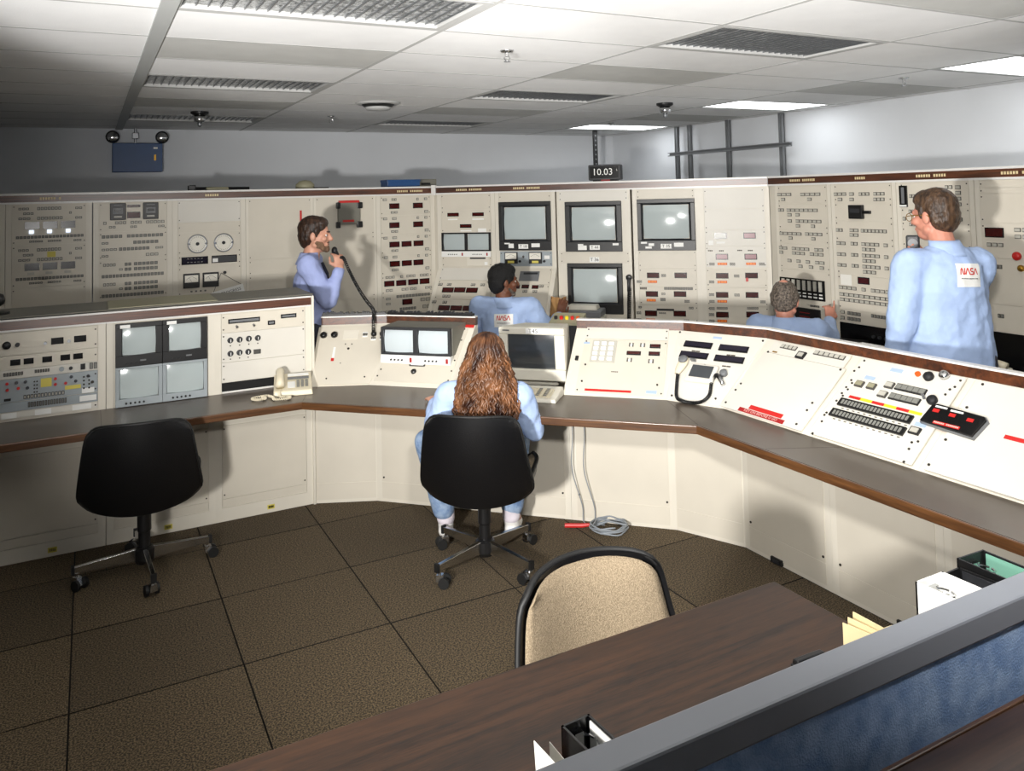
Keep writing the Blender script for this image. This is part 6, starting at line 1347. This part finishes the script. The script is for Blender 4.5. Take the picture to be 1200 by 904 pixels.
# ---- seated man, centre
SEATJ = dict(hipl=(-0.10, 0, 0.52), hipr=(0.10, 0, 0.52), knl=(-0.15, 0.42, 0.53), knr=(0.15, 0.42, 0.53), anl=(-0.15, 0.36, 0.09), anr=(0.15, 0.36, 0.09), tol=(-0.16, 0.50, 0.04), tor=(0.16, 0.50, 0.04))
lab = P_('seated man with short black hair and light blue coat in the centre', -62, 0)
root, g, T, Rh, sh = person(lab, zrot(2.905, 5.69, 0, -38), dict(head=(0.0, 0.02, 1.155), neck=(0, -0.02, 1.01), chest=(0, -0.01, 0.86), pelvis=(0, -0.02, 0.56),
    shl=(-0.20, 0, 0.965), shr=(0.20, 0, 0.955), ell=(-0.28, 0.10, 0.70), elr=(0.34, 0.06, 0.74), wrl=(-0.2, 0.33, 0.80), wrr=(0.40, 0.27, 0.86), **SEATJ),
    'skin_dark', 'smock', 'trousers', 'shoe_dark', cap_hair('hair_black', 1.09, -0.05), bulk=1.12, face='hair_black', sc=1.06,
    hands={'l': dict(d=(0.2, 1, 0), n=(0, 0, -1), side=-1, curl=0.4), 'r': dict(d=(0.25, 0.5, 0.85), n=(-0.3, 0.8, -0.3), side=-1, curl=0.25, spread=0.8)}, skirt=[((0, -0.05, 0.62), (0, -0.03, 0.50), 0.2, 0.2)])
b = Blob(); b.cap(T(-0.04, 0.055, -0.088), T(0.04, 0.055, -0.088), 0.019, 0.019); b.cap(T(-0.062, 0.015, -0.05), T(-0.03, 0.06, -0.095), 0.012, 0.016); b.cap(T(0.062, 0.015, -0.05), T(0.03, 0.06, -0.095), 0.012, 0.016); b.build('beard', 'hair_grey', root, 0.005, 3, 0.004, 0.02)
patch(root, sh, (0.015, -0.155, 0.875), (0, -1, 0.08), (0, 0, 1), 0.145, 0.10)
chair_c = thing('swivel_chair', 'black chair mostly hidden below the seated man in the centre', 'chair', zrot(2.905, 5.69, 0, -38))
MB().grid(lambda u, v: ((u-0.5)*0.48, (v-0.5)*0.46+0.03, 0.415), 8, 8, lambda u, v: (0, 0, -0.06)).build('seat', 'vinyl', chair_c); MB().cyl((0, 0, 0.08), (0, 0, 0.36), 0.03).build('column', 'black_plastic', chair_c)
for k in range(4): MB().hexa([(0.03, -0.012, 0.03), (0.3, -0.01, 0.03), (0.3, 0.01, 0.03), (0.03, 0.012, 0.03)], [(0.03, -0.012, 0.1), (0.3, -0.01, 0.07), (0.3, 0.01, 0.07), (0.03, 0.012, 0.1)]).build('leg', 'chrome', chair_c, M=Matrix.Rotation(math.pi/2*k+0.4, 4, 'Z'))
# ---- seated man, right
lab = P_('seated balding man in a light blue coat reaching to a panel, behind the right console', 8, -14)
root, g, T, Rh, sh = person(lab, zrot(4.16, 3.99, 0, -68), dict(head=(-0.01, 0.04, 1.075), neck=(0, -0.02, 0.945), chest=(0, -0.02, 0.80), pelvis=(0, -0.05, 0.54),
    shl=(-0.195, 0, 0.90), shr=(0.195, 0.02, 0.90), ell=(-0.26, 0.06, 0.68), elr=(0.20, 0.26, 0.80), wrl=(-0.16, 0.26, 0.74), wrr=(0.12, 0.50, 0.90), **SEATJ),
    'skin_ruddy', 'smock', 'trousers', 'shoe_dark', cap_hair('hair_grey', 1.02, -0.05, bald=True), bulk=1.05, sc=1.02,
    hands={'l': dict(d=(0.3, 1, 0), n=(0, 0, -1), side=-1, curl=0.4), 'r': dict(d=(-0.12, 0.5, 0.85), n=(-0.6, 0.6, -0.3), side=-1, curl=0.95, point=True, thumb=0.9)}, skirt=[((0, -0.06, 0.6), (0, -0.04, 0.48), 0.19, 0.19)])
c2 = copy_tree(chair_c); c2.matrix_world = zrot(4.16, 3.99, 0, -68); c2['label'] = 'black chair mostly hidden below the balding man at the right'
# ---- standing man, right
lab = P_('tall standing man in glasses and light blue coat at the right, holding a microphone', 24, -4)
root, g, T, Rh, sh = person(lab, zrot(3.90, 2.655, 0, -22), dict(head=(-0.015, 0.045, 1.675), neck=(0, -0.02, 1.52), chest=(0, -0.02, 1.31), pelvis=(0, 0, 0.98),
    shl=(-0.19, -0.01, 1.425), shr=(0.175, -0.01, 1.42), ell=(-0.262, -0.03, 1.13), elr=(0.175, 0.13, 1.16), wrl=(-0.27, 0.07, 0.88), wrr=(0.085, 0.29, 1.43),
    hipl=(-0.1, 0, 0.93), hipr=(0.1, 0, 0.93), knl=(-0.11, 0.01, 0.5), knr=(0.11, 0.01, 0.5), anl=(-0.12, -0.03, 0.09), anr=(0.12, -0.03, 0.09), tol=(-0.14, 0.14, 0.04), tor=(0.14, 0.14, 0.04)),
    'skin_ruddy', 'smock', 'trousers', 'shoe_dark', cap_hair('hair_mid', 1.05, -0.05), bulk=1.18, face='hair_mid', sc=1.08,
    hands={'l': dict(d=(0, 0.15, -1), n=(1, 0, 0), side=1, curl=0.4), 'r': dict(d=(-0.72, -0.02, 0.62), n=(-0.45, -0.85, 0.1), side=-1, curl=0.75, thumb=0.7, sc=1.08)},
    skirt=[((0, 0, 1.06), (0, 0, 0.74), 0.226, 0.262), ((0.0, -0.01, 1.36), (0, 0, 1.06), 0.205, 0.226)])
patch(root, sh, (0.03, -0.16, 1.385), (0.05, -1, 0.12), (0.04, 0, 1), 0.135, 0.115)
gl = bpy.data.objects.new('glasses', None); COL.objects.link(gl); gl.parent = root
bpy.data.objects.remove(gl)
m = MB()
for s_ in (-1, 1):
    m.tube([T(s_*0.034+0.023*math.cos(a*0.524), 0.103, 0.0+0.019*math.sin(a*0.524)) for a in range(13)], 0.0018, 6); m.tube([T(s_*0.057, 0.102, 0.006), T(s_*0.079, 0.06, 0.008), T(s_*0.084, -0.02, 0.006), T(s_*0.082, -0.045, -0.012)], 0.0022, 6)
m.tube([T(-0.012, 0.104, 0.004), T(0.012, 0.104, 0.004)], 0.0018, 6); m.build('glasses', 'brass', root)
mk = thing('handheld_microphone', 'grey square handheld microphone held by the tall standing man', 'microphone', root.matrix_world.copy())
mc = Vector((-0.005, 0.25, 1.515)); Rm = Matrix.Translation(mc) @ Matrix.Rotation(math.radians(-34), 4, 'Z')
MB().box(-0.034, 0.034, -0.018, 0.018, -0.055, 0.05).build('body', 'charcoal', mk, bevel=0.01, seg=3, M=Rm); MB().lathe([(0.026, 0.0), (0.025, -0.006), (0.012, -0.007)], 20, (0, -0.018, 0.008), 'y').build('grille', 'grey_plastic', mk, M=Rm)
# ---- woman with long curly hair, seated in the black chair
def long_hair(root, T, R, sc):
    b = Blob(); b.ell(T(0, -0.03, 0.04), (0.088*sc, 0.100*sc, 0.092*sc), R); b.cap(T(0, -0.05, 0.0), T(0, -0.075, -0.13), 0.088, 0.108, 0.7, (1, 0, 0)); b.cap(T(0, -0.075, -0.13), T(0, -0.07, -0.27), 0.108, 0.085, 0.6, (1, 0, 0)); b.build('hair', 'hair_auburn', root, 0.008, 3, 0.03, 0.03)
    rnd = random.Random(5); m = MB()
    for k in range(330):
        th = rnd.uniform(-2.15, 2.15); L = rnd.uniform(0.72, 1.08)*(1-0.10*abs(th)/2.15)
        ph = rnd.uniform(0, 6.28); ph2 = rnd.uniform(0, 6.28); am = rnd.uniform(0.007, 0.017); fr_ = rnd.uniform(4.0, 7.5); pts = []; inner = rnd.uniform(0.9, 1.05)
        N_ = 26
        for i in range(N_+1):
            t_ = i/N_*L
            z = 0.132-0.02*(t_ > 0)-0.435*t_**1.05
            # envelope half widths
            if t_ < 0.22: f = math.sin(t_/0.22*math.pi/2); wx, wy = 0.088*f, 0.105*f; yc = -0.03
            else:
                q = (t_-0.22)/0.78; wx = 0.088+0.072*math.sin(min(1, q*1.25)*math.pi/2)-0.035*max(0, q-0.7)/0.3; wy = 0.105+0.0*q; yc = -0.03-0.012*q
            if t_ < 0.22: z = 0.132-0.105*(1-math.cos(t_/0.22*math.pi/2))
            else: z = 0.027-0.40*(t_-0.22)/0.78
            w1 = am*min(1, t_*3)
            pts.append(T((wx*math.sin(th))*inner+w1*math.sin(fr_*6.28*t_+ph), yc-wy*math.cos(th)*inner*(1 if math.cos(th) > 0 else 0.55)+w1*math.cos(fr_*6.28*t_+ph2), z+0.5*w1*math.sin(fr_*5*t_+ph)))
        r = rnd.uniform(0.0045, 0.008)
        m.tube(pts, [r*(0.5+0.5*min(1, 4*i/N_))*(1-0.75*max(0, (i/N_-0.75)/0.25)) for i in range(N_+1)], 5)
    m.build('curls', 'hair_auburn', root, smooth=True, kind='stuff')
    MB().tube([T(0.094*math.cos(math.pi*i/12), -0.018-0.02*math.sin(math.pi*i/12), 0.03+0.098*math.sin(math.pi*i/12)) for i in range(13)], 0.006, 6).build('hair_band', 'hair_auburn', root, smooth=True)
lab = P_('woman with long curly auburn hair, light blue jacket and jeans, seated at the desk', 6, -8)
root, g, T, Rh, sh = person(lab, zrot(1.765, 3.70, 0, -33), dict(head=(0.015, -0.01, 1.025), neck=(0.005, -0.045, 0.90), chest=(0, -0.04, 0.76), pelvis=(0, -0.03, 0.545),
    shl=(-0.175, -0.03, 0.845), shr=(0.175, -0.03, 0.845), ell=(-0.265, 0.0, 0.66), elr=(0.24, 0.04, 0.65), wrl=(-0.29, 0.20, 0.755), wrr=(0.16, 0.27, 0.76),
    hipl=(-0.09, 0.0, 0.525), hipr=(0.09, 0.0, 0.525), knl=(-0.345, 0.22, 0.54), knr=(0.13, 0.40, 0.535), anl=(-0.265, 0.29, 0.12), anr=(0.085, 0.33, 0.12), tol=(-0.29, 0.42, 0.05), tor=(0.10, 0.46, 0.05)),
    'skin_light', 'smock', 'denim', 'shoe_white', long_hair, bulk=0.9, top_name='jacket', sc=0.96,
    hands={'l': dict(d=(-0.35, 0.8, 0.02), n=(0, 0, -1), side=-1, curl=0.25, sc=0.92), 'r': dict(d=(-0.3, 1, 0), n=(0, 0, -1), side=1, curl=0.4, sc=0.92)})
for s_ in 'lr': b = Blob(); b.cap(g['an'+s_]+Vector((0, 0, 0.0)), g['an'+s_]+Vector((0, 0.005, 0.07)), 0.05, 0.046); b.build('sock', 'sock', root, 0.008, 2)
